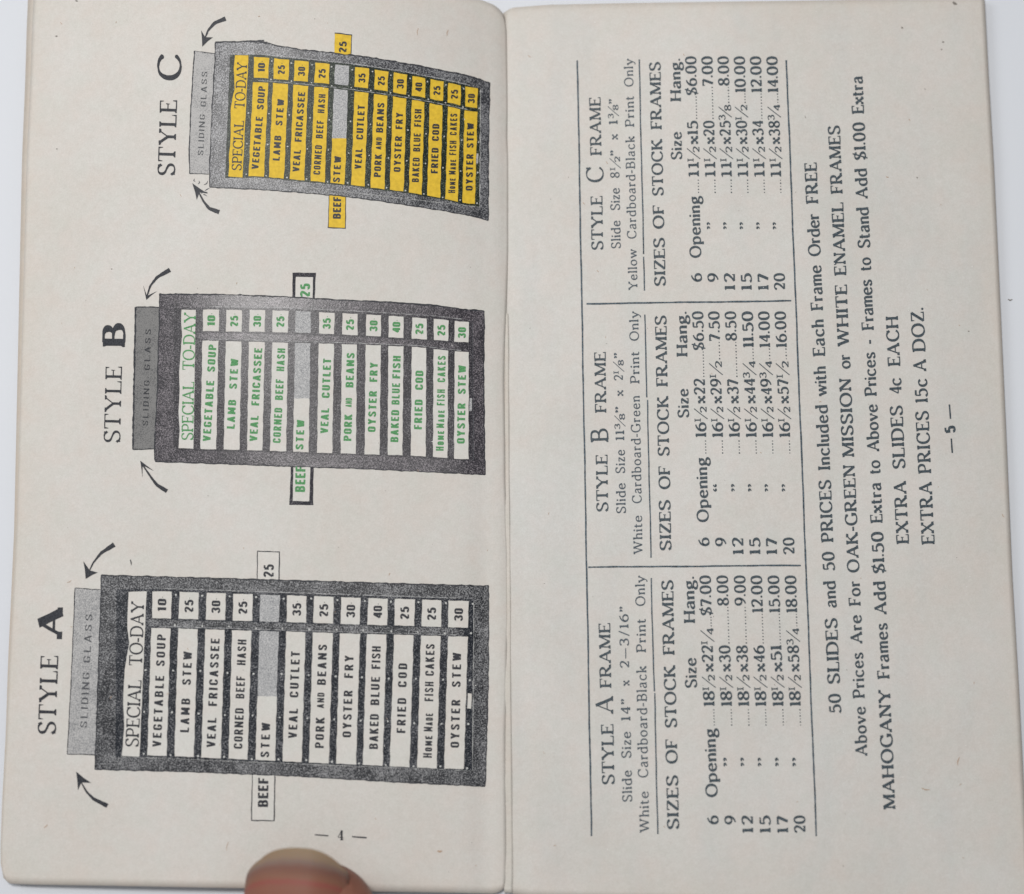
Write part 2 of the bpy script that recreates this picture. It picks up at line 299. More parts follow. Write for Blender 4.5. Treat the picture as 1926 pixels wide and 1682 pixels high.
SANS = {
'A': "m 45 0 L 150 700;m 255 0 L 150 700;m 90 190 L 210 190",
'B': "m 60 0 L 60 700;m 60 648 L 140 648 C 210 648 235 610 235 520 C 235 420 210 372 140 372 L 60 372;m 140 372 C 220 372 245 310 245 215 C 245 100 215 52 140 52 L 60 52",
'C': "m 240 470 L 240 540 C 240 610 210 645 150 645 C 85 645 60 600 60 540 L 60 160 C 60 100 85 55 150 55 C 215 55 240 100 240 160 L 240 240",
'D': "m 60 0 L 60 700;m 60 648 L 130 648 C 210 648 240 610 240 530 L 240 170 C 240 90 210 52 130 52 L 60 52",
'E': "m 60 0 L 60 700;m 60 648 L 250 648;m 60 365 L 220 365;m 60 52 L 255 52",
'F': "m 60 0 L 60 700;m 60 648 L 250 648;m 60 355 L 220 355",
'G': "m 240 490 L 240 540 C 240 610 210 645 150 645 C 85 645 60 600 60 540 L 60 160 C 60 100 85 55 150 55 C 215 55 240 100 240 160 L 240 300;m 160 300 L 270 300",
'H': "m 60 0 L 60 700;m 240 0 L 240 700;m 60 360 L 240 360",
'I': "m 60 0 L 60 700",
'K': "m 60 0 L 60 700;m 245 700 L 90 330;m 120 400 L 260 0",
'L': "m 60 0 L 60 700;m 60 52 L 245 52",
'M': "m 60 0 L 60 700;m 60 690 L 185 120;m 310 690 L 185 120;m 310 0 L 310 700",
'N': "m 60 0 L 60 700;m 60 690 L 275 10;m 275 0 L 275 700",
'O': "m 150 645 C 215 645 240 600 240 540 L 240 160 C 240 100 215 55 150 55 C 85 55 60 100 60 160 L 60 540 C 60 600 85 645 150 645",
'P': "m 60 0 L 60 700;m 60 648 L 140 648 C 215 648 240 600 240 500 C 240 390 215 330 140 330 L 60 330",
'R': "m 60 0 L 60 700;m 60 648 L 140 648 C 215 648 235 600 235 510 C 235 410 215 355 140 355 L 60 355;m 155 350 L 250 0",
'S': "m 235 510 C 235 600 215 645 150 645 C 85 645 65 600 65 530 C 65 430 110 400 150 360 C 200 315 240 280 240 180 C 240 95 210 55 150 55 C 85 55 60 100 60 200",
'T': "m 150 0 L 150 700;m 20 648 L 280 648",
'U': "m 60 700 L 60 160 C 60 90 85 55 150 55 C 215 55 240 90 240 160 L 240 700",
'V': "m 45 700 L 150 10;m 255 700 L 150 10",
'W': "m 45 700 L 120 20;m 120 20 L 200 660;m 200 660 L 280 20;m 280 20 L 355 700",
'Y': "m 45 700 L 150 330;m 255 700 L 150 330;m 150 0 L 150 350",
'0': "m 145 645 C 205 645 230 600 230 540 L 230 160 C 230 100 205 55 145 55 C 85 55 60 100 60 160 L 60 540 C 60 600 85 645 145 645",
'1': "m 130 0 L 130 700;m 40 560 L 120 620",
'2': "m 65 520 C 65 600 90 645 145 645 C 205 645 230 600 230 520 C 230 400 130 280 70 80;m 50 52 L 245 52",
'3': "m 65 540 C 70 610 95 645 145 645 C 205 645 228 600 228 525 C 228 430 200 380 130 370;m 130 370 C 205 365 235 300 235 200 C 235 105 205 55 145 55 C 90 55 60 100 58 190",
'4': "m 235 0 L 235 690;m 225 690 L 55 190;m 40 175 L 310 175",
'5': "m 75 648 L 235 648;m 75 650 L 75 350;m 75 370 C 95 410 120 425 150 425 C 210 425 232 370 232 250 C 232 110 205 55 145 55 C 90 55 62 95 60 180",
'-': "m 20 300 L 150 300", '.': "d 60 60 60",
}
_gc = {}
def bez(a, b, c, d, n):
    t = np.linspace(0, 1, n+1)[1:, None]
    return (1-t)**3*a+3*(1-t)**2*t*b+3*(1-t)*t*t*c+t**3*d
def glyph(ch, font, K, T):
    """-> list of (points, faces), ink width; units 700 = cap height"""
    key = (ch, id(font), K, T)
    if key in _gc: return _gc[key]
    out = []
    def rib(P, wd):
        mb = MB(); ribbon(mb, P, wd); out.append((mb.v[0], mb.f))
    for st in font[ch].split(';'):
        tk = st.split(); ty = tk[0]; q = tk[1:]
        if ty in 'knphm':
            P = [np.array([float(q[0]), float(q[1])])]; i = 2
            while i < len(q):
                if q[i] == 'L':
                    e = np.array([float(q[i+1]), float(q[i+2])]); a = P[-1]
                    n = max(1, int(np.hypot(*(e-a))/170))
                    P += [a+(e-a)*j/n for j in range(1, n+1)]; i += 3
                else:
                    c = [np.array([float(q[i+1+2*j]), float(q[i+2+2*j])]) for j in range(3)]
                    P += list(bez(P[-1], *c, 7)); i += 7
            P = np.array(P)
            if ty == 'p':
                tg = np.gradient(P, axis=0); an = np.arctan2(tg[:, 1], tg[:, 0])
                w = T+(K-T)*np.abs(np.sin(an-0.2))**1.2
            else: w = {'k': K, 'n': T, 'h': T+(K-T)*.55, 'm': K}[ty]
            rib(P, w)
        elif ty in 'bt':
            x, y, a, b = map(float, q); s = 1 if ty == 'b' else -1; th = T*.95; k = K*.46
            V = [(x-a, y), (x+b, y), (x+b, y+s*th), (x+min(b, k)+(3 if b > k else 0), y+s*th*2.1), (x-min(a, k)-(3 if a > k else 0), y+s*th*2.1), (x-a, y+s*th)]
            out.append((np.array(V, float), [(0, 1, 2, 3, 4, 5)]))
        elif ty in 'ef':
            x, y0, y1, d = map(float, q); s = -1 if ty == 'e' else 1
            V = [(x, y0), (x+s*12, y1), (x+s*(12+T*.4), y1), (x+s*(d+T*.4), y0)]
            out.append((np.array(V, float), [(0, 1, 2, 3)]))
        elif ty == 'd':
            x, y, r = map(float, q); a = np.linspace(0, 2*np.pi, 11)[:-1]
            out.append((np.stack([x+r*np.cos(a), y+r*np.sin(a)], 1), [tuple(range(10))]))
    A = np.concatenate([o[0] for o in out]); x0, x1 = A[:, 0].min(), A[:, 0].max()
    out = [(o[0]-np.array([x0, 0]), o[1]) for o in out]
    _gc[key] = (out, x1-x0); return _gc[key]
def word(mb, txt, a, b, cap, font=SERIF, K=100, T=42, gmin=.05, gmax=.10, jit=4.0, small=1.0, slant=0.0, xmax=None):
    """txt from picture point a (start of the baseline) to b (its end); cap = height of a capital"""
    a, b = np.array(a, float), np.array(b, float); L = np.hypot(*(b-a)); d = (b-a)/L; up = np.array([d[1], -d[0]])
    s = cap/700.; G = []
    for i, ch in enumerate(txt):
        sm = small if (small != 1 and i > 0) else 1.0
        G.append((*glyph(ch, font, K/sm if sm != 1 else K, T), sm))
    W = sum(g[1]*g[2] for g in G)*s; n = len(G)
    xs = 1.0; gap = 0.0
    if n > 1:
        gap = (L-W)/(n-1); g2 = min(max(gap, gmin*cap), gmax*cap)
        if g2 != gap: xs = (L-(n-1)*g2)/W; gap = g2
        xs = min(max(xs, .6), xmax or (1.32 if n > 2 else 1.34)); gap = (L-W*xs)/(n-1)
    else: xs = L/W
    x = 0.0; rs = np.random.RandomState(sum(map(ord, txt))+int(a[0]+a[1]))
    for out, w, sm in G:
        for P, F in out:
            Q = P*sm+(rs.rand(*P.shape)-.5)*2*jit
            mb.add(a+np.outer(x+(Q[:, 0]*xs+Q[:, 1]*slant)*s, d)+np.outer(Q[:, 1]*s, up), F)
        x += w*sm*xs*s+gap
def frac(mb, n, m, a, b, cap, K=62, T=40):
    a, b = np.array(a, float), np.array(b, float); L = np.hypot(*(b-a)); d = (b-a)/L; up = np.array([d[1], -d[0]])
    w = L
    if n == '1':
        p = a+d*w*.12+up*cap*.50; q = a+d*w*.12+up*cap*1.0
        ribbon(mb, [p, (p+q)/2, q], cap*.11)
        for r in (p, q): ribbon(mb, [r-d*w*.10, r, r+d*w*.10], cap*.07)
    else: word(mb, n, a+up*cap*.46, a+d*w*.36+up*cap*.46, cap*.60, K=115, T=80)
    ribbon(mb, [a+d*w*.18-up*cap*.16, a+d*w*.5+up*cap*.42, a+d*w*.88+up*cap*1.06], cap*.075)
    word(mb, m, a+d*w*.60-up*cap*.10, a+d*w*1.0-up*cap*.10, cap*.60, K=115, T=80)
def Z(ox, oy, s): return lambda x, y: (ox+x/s, oy+y/s)

# ---------------------------------------------------------------- table top
tb = bpy.data.meshes.new('tabletop')
S = 0.6; tb.from_pydata([(-S, -S, 0), (S, -S, 0), (S, S, 0), (-S, S, 0), (-S, -S, -.02), (S, -S, -.02), (S, S, -.02), (-S, S, -.02)], [],
    [(0, 1, 2, 3), (7, 6, 5, 4), (0, 4, 5, 1), (1, 5, 6, 2), (2, 6, 7, 3), (3, 7, 4, 0)])
tb.materials.append(M_table); table = link('white_tabletop', tb)
table['kind'] = 'structure'; table['label'] = 'smooth pale bluish white surface under the open booklet'

# ---------------------------------------------------------------- booklet
booklet = empty('booklet', (0, 0, 0), 'open old price booklet of off-white paper showing three menu frame pictures and price tables', 'booklet')
def sheet(name, top, bot, lef, rig, h, m, parent=None, label=None, nu=110, nv=110, drop=0.0, thick=0.11, squash=1.0, edge=True):
    P, F = coons(top, bot, lef, rig, nu, nv)
    W = unproject(P, lambda X, Y: np.maximum(h(X, Y)*squash-drop, .12))
    me = bpy.data.meshes.new(name); me.from_pydata((W*MM).tolist(), [], F); me.materials.append(m)
    for p in me.polygons: p.use_smooth = True
    if edge:                                  # browned margins of the aged paper
        at = me.attributes.new('edge', 'FLOAT', 'POINT')
        i = np.arange(len(P)); u = (i % (nu+1))/nu; v = (i//(nu+1))/nv
        pw = 90.0; ph = 160.0
        outer = u*pw if h is h_left else (1-u)*pw
        gut = (1-u)*pw if h is h_left else u*pw
        dd = np.minimum(np.minimum(outer, v*ph), (1-v)*ph)
        val = 0.30*np.exp(-dd/1.0)+0.20*np.exp(-dd/7)+0.25*np.exp(-gut/1.3)
        at.data.foreach_set('value', val.astype(np.float32))
    o = link(name, me, parent)
    sm = o.modifiers.new('thickness', 'SOLIDIFY'); sm.thickness = thick*MM; sm.offset = 1 if False else -1
    if label: o['label'] = label
    return o
LT = [(64, -30), (300, -30), (600, -25), (760, -17), (850, -8), (905, 0), (926, 8), (937, 15), (944, 23), (949, 31)]
LB = [(8, 1652), (16, 1662), (60, 1664), (200, 1666), (465, 1671), (700, 1677), (850, 1679), (925, 1681), (938, 1679), (947, 1672)]
LL = [(64, -30), (60, 60), (57, 150), (50, 300), (42, 600), (31, 1000), (18, 1250), (13, 1382), (6, 1500), (2, 1600), (3, 1635), (8, 1652)]
LR = [(949, 31), (953, 60), (955, 200), (954, 260), (956, 300), (956, 470), (954, 545), (952, 590), (949, 660), (948, 720), (950, 830), (950, 900), (953, 965), (956, 1050), (957, 1170), (954, 1215), (953, 1300), (950, 1380), (951, 1500), (952, 1600), (951, 1655), (947, 1672)]
RT = [(945, 26), (958, 17), (966, 14.5), (975, 13.5), (1035, 9), (1180, 6), (1500, 1.5), (1700, -2), (1851, -5)]
RB = [(959, 1677), (965, 1681), (975, 1684), (1000, 1687), (1200, 1692), (1500, 1702), (1800, 1712), (1938, 1716)]
RL = [(945, 26), (948, 300), (946, 700), (946, 1000), (950, 1400), (954, 1600), (959, 1677)]
RR = [(1851, -5), (1859, 150), (1868, 300), (1880, 560), (1892, 820), (1903, 1080), (1916, 1300), (1924, 1460), (1932, 1600), (1938, 1716)]
page_l = sheet('page', LT, LB, LL, LR, h_left, M_paper, booklet, 'left page printed with three pictures of menu frames, bulging near the spine')
page_r = sheet('page', RT, RB, RL, RR, h_right, M_paper_r, booklet, 'right page printed with three price tables and closing lines of text')
def off(c, dx, dy=0): return [(x+dx, y+dy) for x, y in c]
for k in range(3):
    amt = [8, 8.5, 9.2][k]
    LLu = [(x-amt*max(0., 1-max(y, 0)/1560.)-0.6*k, y) for x, y in LL]
    LTu = [LLu[0]]+LT[1:]; LBu = [LLu[-1]]+off(LB[1:], 0, -1.0*k)
    sheet('under_page', LTu, LBu, LLu, LR, h_left, M_under, booklet, drop=.16+.15*k, squash=.985-.01*k, nu=60, nv=60)
    RRu = [(x+[.4, -.4, .8][k], y) for x, y in RR]
    RTu = RT[:-1]+[RRu[0]]; RBu = RB[:-1]+[RRu[-1]]
    sheet('under_page', off(RTu[:-1], 0, 1.5+k)+[RRu[0]], RBu, [(945, 27.5+k)]+RL[1:], RRu, h_right, M_under, booklet, drop=.15+.14*k, squash=.985-.01*k, nu=60, nv=60)
# worn folded strip of the inner sheet along the lower half of the gutter
def h_fold(X, Y): return h_right(X, Y)*0+0.93+0.05*np.sin(Y*.4)
FL = [(x-3, y) for x, y in LR if y > 560][:-1]+[(948, 1679)]
FR = [(955.5, 590), (957, 660), (957, 720), (958, 900), (959, 1000), (960, 1170), (960.5, 1300), (962, 1380), (963, 1500), (964, 1600), (964, 1650), (963, 1680)]
sheet('fold_strip', [FL[0], FR[0]], [FL[-1], FR[-1]], FL, FR, h_fold, M_crease, booklet, nu=4, nv=120, thick=.06, edge=False)

# ---- printing on the pages: every line of print is a piece of its own
def lettering(page, h, m, lines, name='printed_line', label=None, lift=.055, **kw):
    mb = MB()
    for ln in lines:
        o = dict(kw); o.update(ln[4] if len(ln) > 4 else {})
        word(mb, ln[0], ln[1], ln[2], ln[3], **o)
    return mb.build(name, m, page, h, lift, label)
def bl(x, a, b):
    """a baseline through picture points a and b, evaluated at height y"""
    return (a[0]+(b[0]-a[0])*(x-a[1])/(b[1]-a[1]), x)
HR, HL = h_right, h_left
# right page, table heads and bodies: (zoom origin, data)
def span(zf, txt, x0, y0, x1, y1, cap, s, **o): return (txt, zf(x0, y0), zf(x1, y1), cap/s, o)
def table_block(o, s, D):
    z = Z(*o, s); col = D['name']
    lettering(page_r, HR, M_ink, [span(z, t, *q, s, **k) for t, q, k in D['head']], 'table_heading', 'heading reading STYLE %s FRAME' % col, K=120, T=62)
    lettering(page_r, HR, M_ink_light, [span(z, t, *q, s) for t, q in D['slide']], 'printed_line', 'line giving the slide size', K=104, T=68, gmax=.16)
    if 'fr' in D:
        mb = MB()
        for n, m, q in D['fr']: frac(mb, n, m, z(q[0], q[1]), z(q[2], q[3]), q[4]/s)
        mb.build('printed_fraction', M_ink_light, page_r, HR, .056)
    lettering(page_r, HR, M_ink_light, [span(z, t, *q, s) for t, q in D['card']], 'printed_line', 'line naming the cardboard and print colour', K=98, T=64, gmax=.16)
    mb = MB()
    for a, b in D['rule']: line(mb, z(*a), z(*b), 2.5)
    mb.build('rule_line', M_rule, page_r, HR, .05)
    lettering(page_r, HR, M_ink, [span(z, t, *q, s) for t, q in D['sizes']], 'table_heading', 'heading reading SIZES OF STOCK FRAMES', K=134, T=68)
    lettering(page_r, HR, M_ink, [span(z, t, *q, s) for t, q in D['cols']], 'column_heading', 'column headings Size and Hang.', K=140, T=70)
    rl, rr, yl, yr = D['rl'], D['rr'], D['yl'], D['yr']; cap = D['cap']
    for i, (num, size, fr, price) in enumerate(D['rows']):
        X = lambda y: rl[i]+(rr[i]-rl[i])*(y-yl)/(yr-yl)
        P = lambda y: z(X(y), y)
        mb = MB(); c = cap/s; kw = dict(K=138, T=74)
        y0 = D['num']; word(mb, num, P(y0+(48 if len(num) == 1 else 92)*D['u']), P(y0), c, **kw)
        if i == 0: word(mb, 'Opening', P(D['open'][0]), P(D['open'][1]), c*1.04, **kw)
        else:
            q = '“' if (col == 'B' and i == 1) else '”'
            word(mb, q, P(D['ditto'][0]), P(D['ditto'][1]), c*1.0 if q == '”' else c*1.08, K=70, T=45)
        ysz = D['size']
        word(mb, D['pre'], P(ysz[0]), P(ysz[1]), c, **(dict(kw, xmax=1.75, K=88) if D['pre'] == '11' else kw))
        frac(mb, '1', '2', P(ysz[1]-2), P(ysz[2]), c)
        word(mb, size, P(ysz[3]), P(ysz[4]), c, **kw); yend = ysz[4]
        if fr: frac(mb, fr[0], fr[1], P(ysz[4]-3), P(ysz[5]), c); yend = ysz[5]
        pr = D['price']; ys = {5: pr+(212 if '$' in price else 196)*D['u'], 4: pr+160*D['u']}[len(price)]
        word(mb, price, P(ys), P(pr), c, gmin=.03, **kw)
        # leaders
        for (u0, u1) in ((D['dots'][0], D['dots'][1]), (yend-12*D['u'], ys+10*D['u'])):
            nd = max(2, int(round(abs(u0-u1)/(17.2*D['u'])))); 
            for j in range(nd+1):
                y = u0+(u1-u0)*j/nd; p = P(y); r = 1.25+.25*math.sin(j*3.1+i)
                a = np.arange(6)*np.pi/3
                mb.add(np.stack([p[0]-1.6+r*np.cos(a), p[1]+r*np.sin(a)], 1), [tuple(range(6))])
        mb.build('price_row', M_ink, page_r, HR, .055, 'row for %s openings priced %s' % (num, price))
NV = {}
table_block((1060, 1040), 2.804, dict(name='A', u=1.0, cap=58,
 head=[('STYLE', (268, 1222, 262, 903, 64), NV), ('A', (262, 850, 261, 755, 92), dict(K=110, T=44)), ('FRAME', (252, 712, 245, 370, 60), NV)],
 slide=[('Slide', (361, 1313, 358, 1147, 50)), ('Size', (356, 1082, 354, 943, 50)), ('14”', (352, 885, 350, 770, 50)), ('x', (348, 700, 347, 672, 48)), ('2—3/16”', (346, 607, 340, 283, 48))],
 card=[('White', (452, 1475, 447, 1258, 50)), ('Cardboard-Black', (445, 1185, 436, 597, 52)), ('Print', (434, 525, 432, 347, 50)), ('Only', (430, 280, 427, 120, 50))],
 rule=[((497, 1482), (480, 740)), ((478, 732), (462, 133))],
 sizes=[('SIZES', (608, 1458, 602, 1172, 60)), ('OF', (600, 1112, 598, 983, 60)), ('STOCK', (597, 922, 588, 592, 60)), ('FRAMES', (585, 538, 577, 143, 60))],
 cols=[('Size', (703, 712, 698, 553, 60)), ('Hang.', (693, 370, 688, 125, 58))],
 rl=[815, 908, 998, 1090, 1182, 1273], rr=[775, 865, 957, 1045, 1135, 1225], yl=1410, yr=130, num=1384,
 open=(1288, 925), ditto=(1125, 1078), pre='18', size=(808, 728, 642, 625, 487, 397), price=118, dots=(908, 828),
 rows=[('6', 'x22', '14', '$7.00'), ('9', 'x30', '', '8.00'), ('12', 'x38', '', '9.00'), ('15', 'x46', '', '12.00'), ('17', 'x51', '', '15.00'), ('20', 'x58', '34', '18.00')]))
table_block((1060, 560), 3.234, dict(name='B', u=1.12, cap=66,
 head=[('STYLE', (271, 1302, 266, 955, 70), NV), ('B', (272, 878, 270, 795, 106), dict(K=98, T=60)), ('FRAME', (260, 700, 255, 330, 68), NV)],
 slide=[('Slide', (378, 1312, 375, 1128, 56)), ('Size', (373, 1068, 371, 925, 56)), ('11', (369, 868, 368, 808, 54)), ('”', (366, 700, 365, 662, 54)), ('x', (363, 597, 362, 563, 52)), ('2', (361, 503, 360, 470, 54)), ('”', (358, 368, 357, 335, 54))],
 fr=[('3', '8', (368, 800, 366, 705, 54)), ('1', '8', (360, 465, 358, 378, 54))],
 card=[('White', (481, 1560, 476, 1325, 55)), ('Cardboard-Green', (474, 1250, 463, 597, 56)), ('Print', (461, 522, 459, 327, 55)), ('Only', (457, 262, 454, 83, 55))],
 rule=[((532, 1582), (510, 622)), ((505, 607), (495, 103))],
 sizes=[('SIZES', (655, 1538, 648, 1230, 68)), ('OF', (648, 1165, 646, 1025, 68)), ('STOCK', (643, 963, 636, 598, 68)), ('FRAMES', (633, 540, 624, 108, 68))],
 cols=[('Size', (762, 730, 757, 553, 66)), ('Hang.', (753, 358, 748, 85, 65))],
 rl=[885, 990, 1093, 1195, 1297, 1402], rr=[848, 946, 1047, 1150, 1250, 1350], yl=1500, yr=100, num=1458,
 open=(1365, 970), ditto=(1178, 1132), pre='16', size=(848, 757, 662, 642, 492, 385), price=82, dots=(945, 872),
 rows=[('6', 'x22', '', '$6.50'), ('9', 'x29', '12', '7.50'), ('12', 'x37', '', '8.50'), ('15', 'x44', '34', '11.50'), ('17', 'x49', '34', '14.00'), ('20', 'x57', '12', '16.00')]))
table_block((1060, 80), 3.234, dict(name='C', u=1.12, cap=65,
 head=[('STYLE', (241, 1262, 235, 933, 70), NV), ('C', (243, 850, 241, 755, 104), dict(K=96, T=44)), ('FRAME', (231, 687, 224, 333, 68), NV)],
 slide=[('Slide', (347, 1253, 344, 1083, 56)), ('Size', (342, 1020, 340, 885, 56)), ('8', (339, 823, 338, 788, 54)), ('”', (336, 688, 335, 655, 54)), ('x', (330, 590, 329, 557, 52)), ('1', (329, 497, 328, 473, 54)), ('”', (326, 372, 325, 343, 54))],
 fr=[('1', '2', (339, 780, 337, 693, 54)), ('3', '8', (328, 462, 326, 378, 54))],
 card=[('Yellow', (449, 1505, 444, 1257, 54)), ('Cardboard-Black', (442, 1193, 431, 570, 55)), ('Print', (429, 513, 426, 325, 54)), ('Only', (424, 268, 421, 98, 54))],
 rule=[((493, 1510), (487, 1303)), ((487, 1287), (460, 103))],
 sizes=[('SIZES', (620, 1482, 613, 1187, 66)), ('OF', (611, 1133, 609, 990, 66)), ('STOCK', (607, 932, 599, 587, 66)), ('FRAMES', (597, 528, 588, 118, 66))],
 cols=[('Size', (720, 712, 716, 543, 65)), ('Hang.', (714, 358, 709, 98, 64))],
 rl=[840, 942, 1042, 1143, 1245, 1345], rr=[805, 904, 1002, 1101, 1199, 1299], yl=1450, yr=90, num=1402,
 open=(1310, 933), ditto=(1135, 1092), pre='11', size=(817, 727, 632, 617, 475, 378), price=83, dots=(912, 838),
 rows=[('6', 'x15', '', '$6.00'), ('9', 'x20', '', '7.00'), ('12', 'x25', '38', '8.00'), ('15', 'x30', '12', '10.00'), ('17', 'x34', '', '12.00'), ('20', 'x38', '34', '14.00')]))
for a, b in (((1086, 114), (1112.5, 1573)), ((1479, 113), (1535.5, 1573)), ((1103, 571.5), (1488, 566)), ((1106.5, 1067), (1506.5, 1063.5))):
    mb = MB(); line(mb, a, b, 3.0, .18); mb.build('rule_line', M_rule, page_r, HR, .052)
Z4, Z5, Z6 = Z(1480, 120, 3.2354), Z(1480, 560, 3.2354), Z(1480, 1040, 2.620)
def y4(*v): return [120+a/3.2354 for a in v]
def y5(*v): return [560+a/3.2354 for a in v]
def y6(*v): return [1040+a/2.62 for a in v]
def para(words, A, B_, cap, label, **kw):
    lettering(page_r, HR, M_ink, [(w, bl(a, A, B_), bl(b, A, B_), cap) for w, (a, b) in words], 'printed_line', label, **kw)
para([('50', y6(790, 693)), ('SLIDES', y6(645, 320)), ('and', y6(270, 138)), ('50', y5(1662, 1545)), ('PRICES', y5(1487, 1108)), ('Included', y5(1047, 652)),
      ('with', y5(598, 417)), ('Each', y5(355, 132)), ('Frame', y4(1500, 1225)), ('Order', y4(1170, 913)), ('FREE', y4(850, 600))],
     (1582, 1340), (1535.5, 305), 22.5, 'line beginning 50 SLIDES and 50 PRICES', K=138, T=70)
para([('Above', y6(1000, 757)), ('Prices', y6(715, 490)), ('Are', y6(447, 305)), ('For', y6(260, 138)), ('OAK-GREEN', y5(1672, 1017)), ('MISSION', y5(968, 490)),
      ('or', y5(432, 345)), ('WHITE', [y5(295)[0], y4(1343)[0]]), ('ENAMEL', y4(1287, 843)), ('FRAMES', y4(790, 375))],
     (1631, 1414), (1579.5, 240.5), 22.0, 'line beginning Above Prices Are For', K=138, T=70)
para([('MAHOGANY', y6(1262, 673)), ('Frames', y6(620, 345)), ('Add', y6(303, 140)), ('$1.50', y5(1677, 1423)), ('Extra', y5(1370, 1125)), ('to', y5(1070, 988)),
      ('Above', y5(935, 648)), ('Prices', y5(597, 330)), ('-', y5(280, 256)), ('Frames', y4(1620, 1312)), ('to', y4(1257, 1177)), ('Stand', y4(1120, 873)),
      ('Add', y4(820, 637)), ('$1.00', y4(585, 355)), ('Extra', y4(303, 75))],
     (1684, 1517), (1622, 146), 22.3, 'line beginning MAHOGANY Frames', K=140, T=72)
para([('EXTRA', y5(1497, 1115)), ('SLIDES', y5(1040, 655)), ('4c', y5(583, 487)), ('EACH', y5(415, 112))], (1709.5, 1022.7), (1688.8, 594.6), 23, 'line reading EXTRA SLIDES 4c EACH', K=134, T=68)
para([('EXTRA', y5(1500, 1120)), ('PRICES', y5(1068, 688)), ('15c', y5(637, 492)), ('A', y5(447, 375)), ('DOZ.', y5(328, 60))], (1757.8, 1023.6), (1736.7, 578.5), 24, 'line reading EXTRA PRICES 15c A DOZ.', K=134, T=68)
mb = MB(); line(mb, Z5(1008, 946), Z5(1000, 858), 3.1); line(mb, Z5(995, 738), Z5(988, 650), 3.0)
word(mb, '5', Z5(1029, 820), Z5(1024, 776), 20.5, font=SANS, K=120, T=120, xmax=1.6)
mb.build('page_number', M_ink, page_r, HR, .055, 'page number 5 between dashes')

# left page, page number 4 (upright in the picture) and stray tick
Z7, Z8, Z9, Z10 = Z(0, 1000, 2.466), Z(440, 1000, 2.466), Z(160, 480, 3.364), Z(520, 480, 3.364)
Z11, Z12 = Z(260, 0, 3.823), Z(580, 0, 3.823)
mb = MB(); line(mb, Z8(375, 1407), Z8(438, 1412), 2.2); line(mb, Z8(548, 1415), Z8(615, 1420), 2.6)
ribbon(mb, [Z8(500, 1386), Z8(499, 1410), Z8(500, 1430)], 3.6); ribbon(mb, [Z8(498, 1388), Z8(483, 1418)], 1.1); ribbon(mb, [Z8(482, 1418), Z8(507, 1420)], 1.2)
ribbon(mb, [Z8(493, 1430), Z8(508, 1430)], 1.2)
mb.build('page_number', M_black, page_l, HL, .055, 'page number 4 between dashes')
mb = MB(); ribbon(mb, [Z7(604, 130), Z7(608, 143), Z7(609, 156)], [1.5, 2.2, .8]); mb.build('ink_tick', M_black, page_l, HL, .055)
# headings
lettering(page_l, HL, M_black, [('STYLE', Z7(257, 942), Z7(270, 577), 33), ('A', Z7(287, 500), Z7(291, 352), 45, dict(K=190, T=75))], 'heading', 'heading reading STYLE A', K=112, T=46)
lettering(page_l, HL, M_black, [('STYLE', Z9(221, 1188), Z9(233, 705), 30.5), ('B', Z9(251, 582), Z9(254, 430), 41.5, dict(K=170, T=62))], 'heading', 'heading reading STYLE B', K=94, T=42)
lettering(page_l, HL, M_black, [('STYLE', Z11(262, 1265), Z11(279, 722), 32), ('Q', Z11(305, 580), Z11(309, 392), 43.5, dict(K=125, T=50))], 'heading', 'heading reading STYLE C', K=108, T=46)

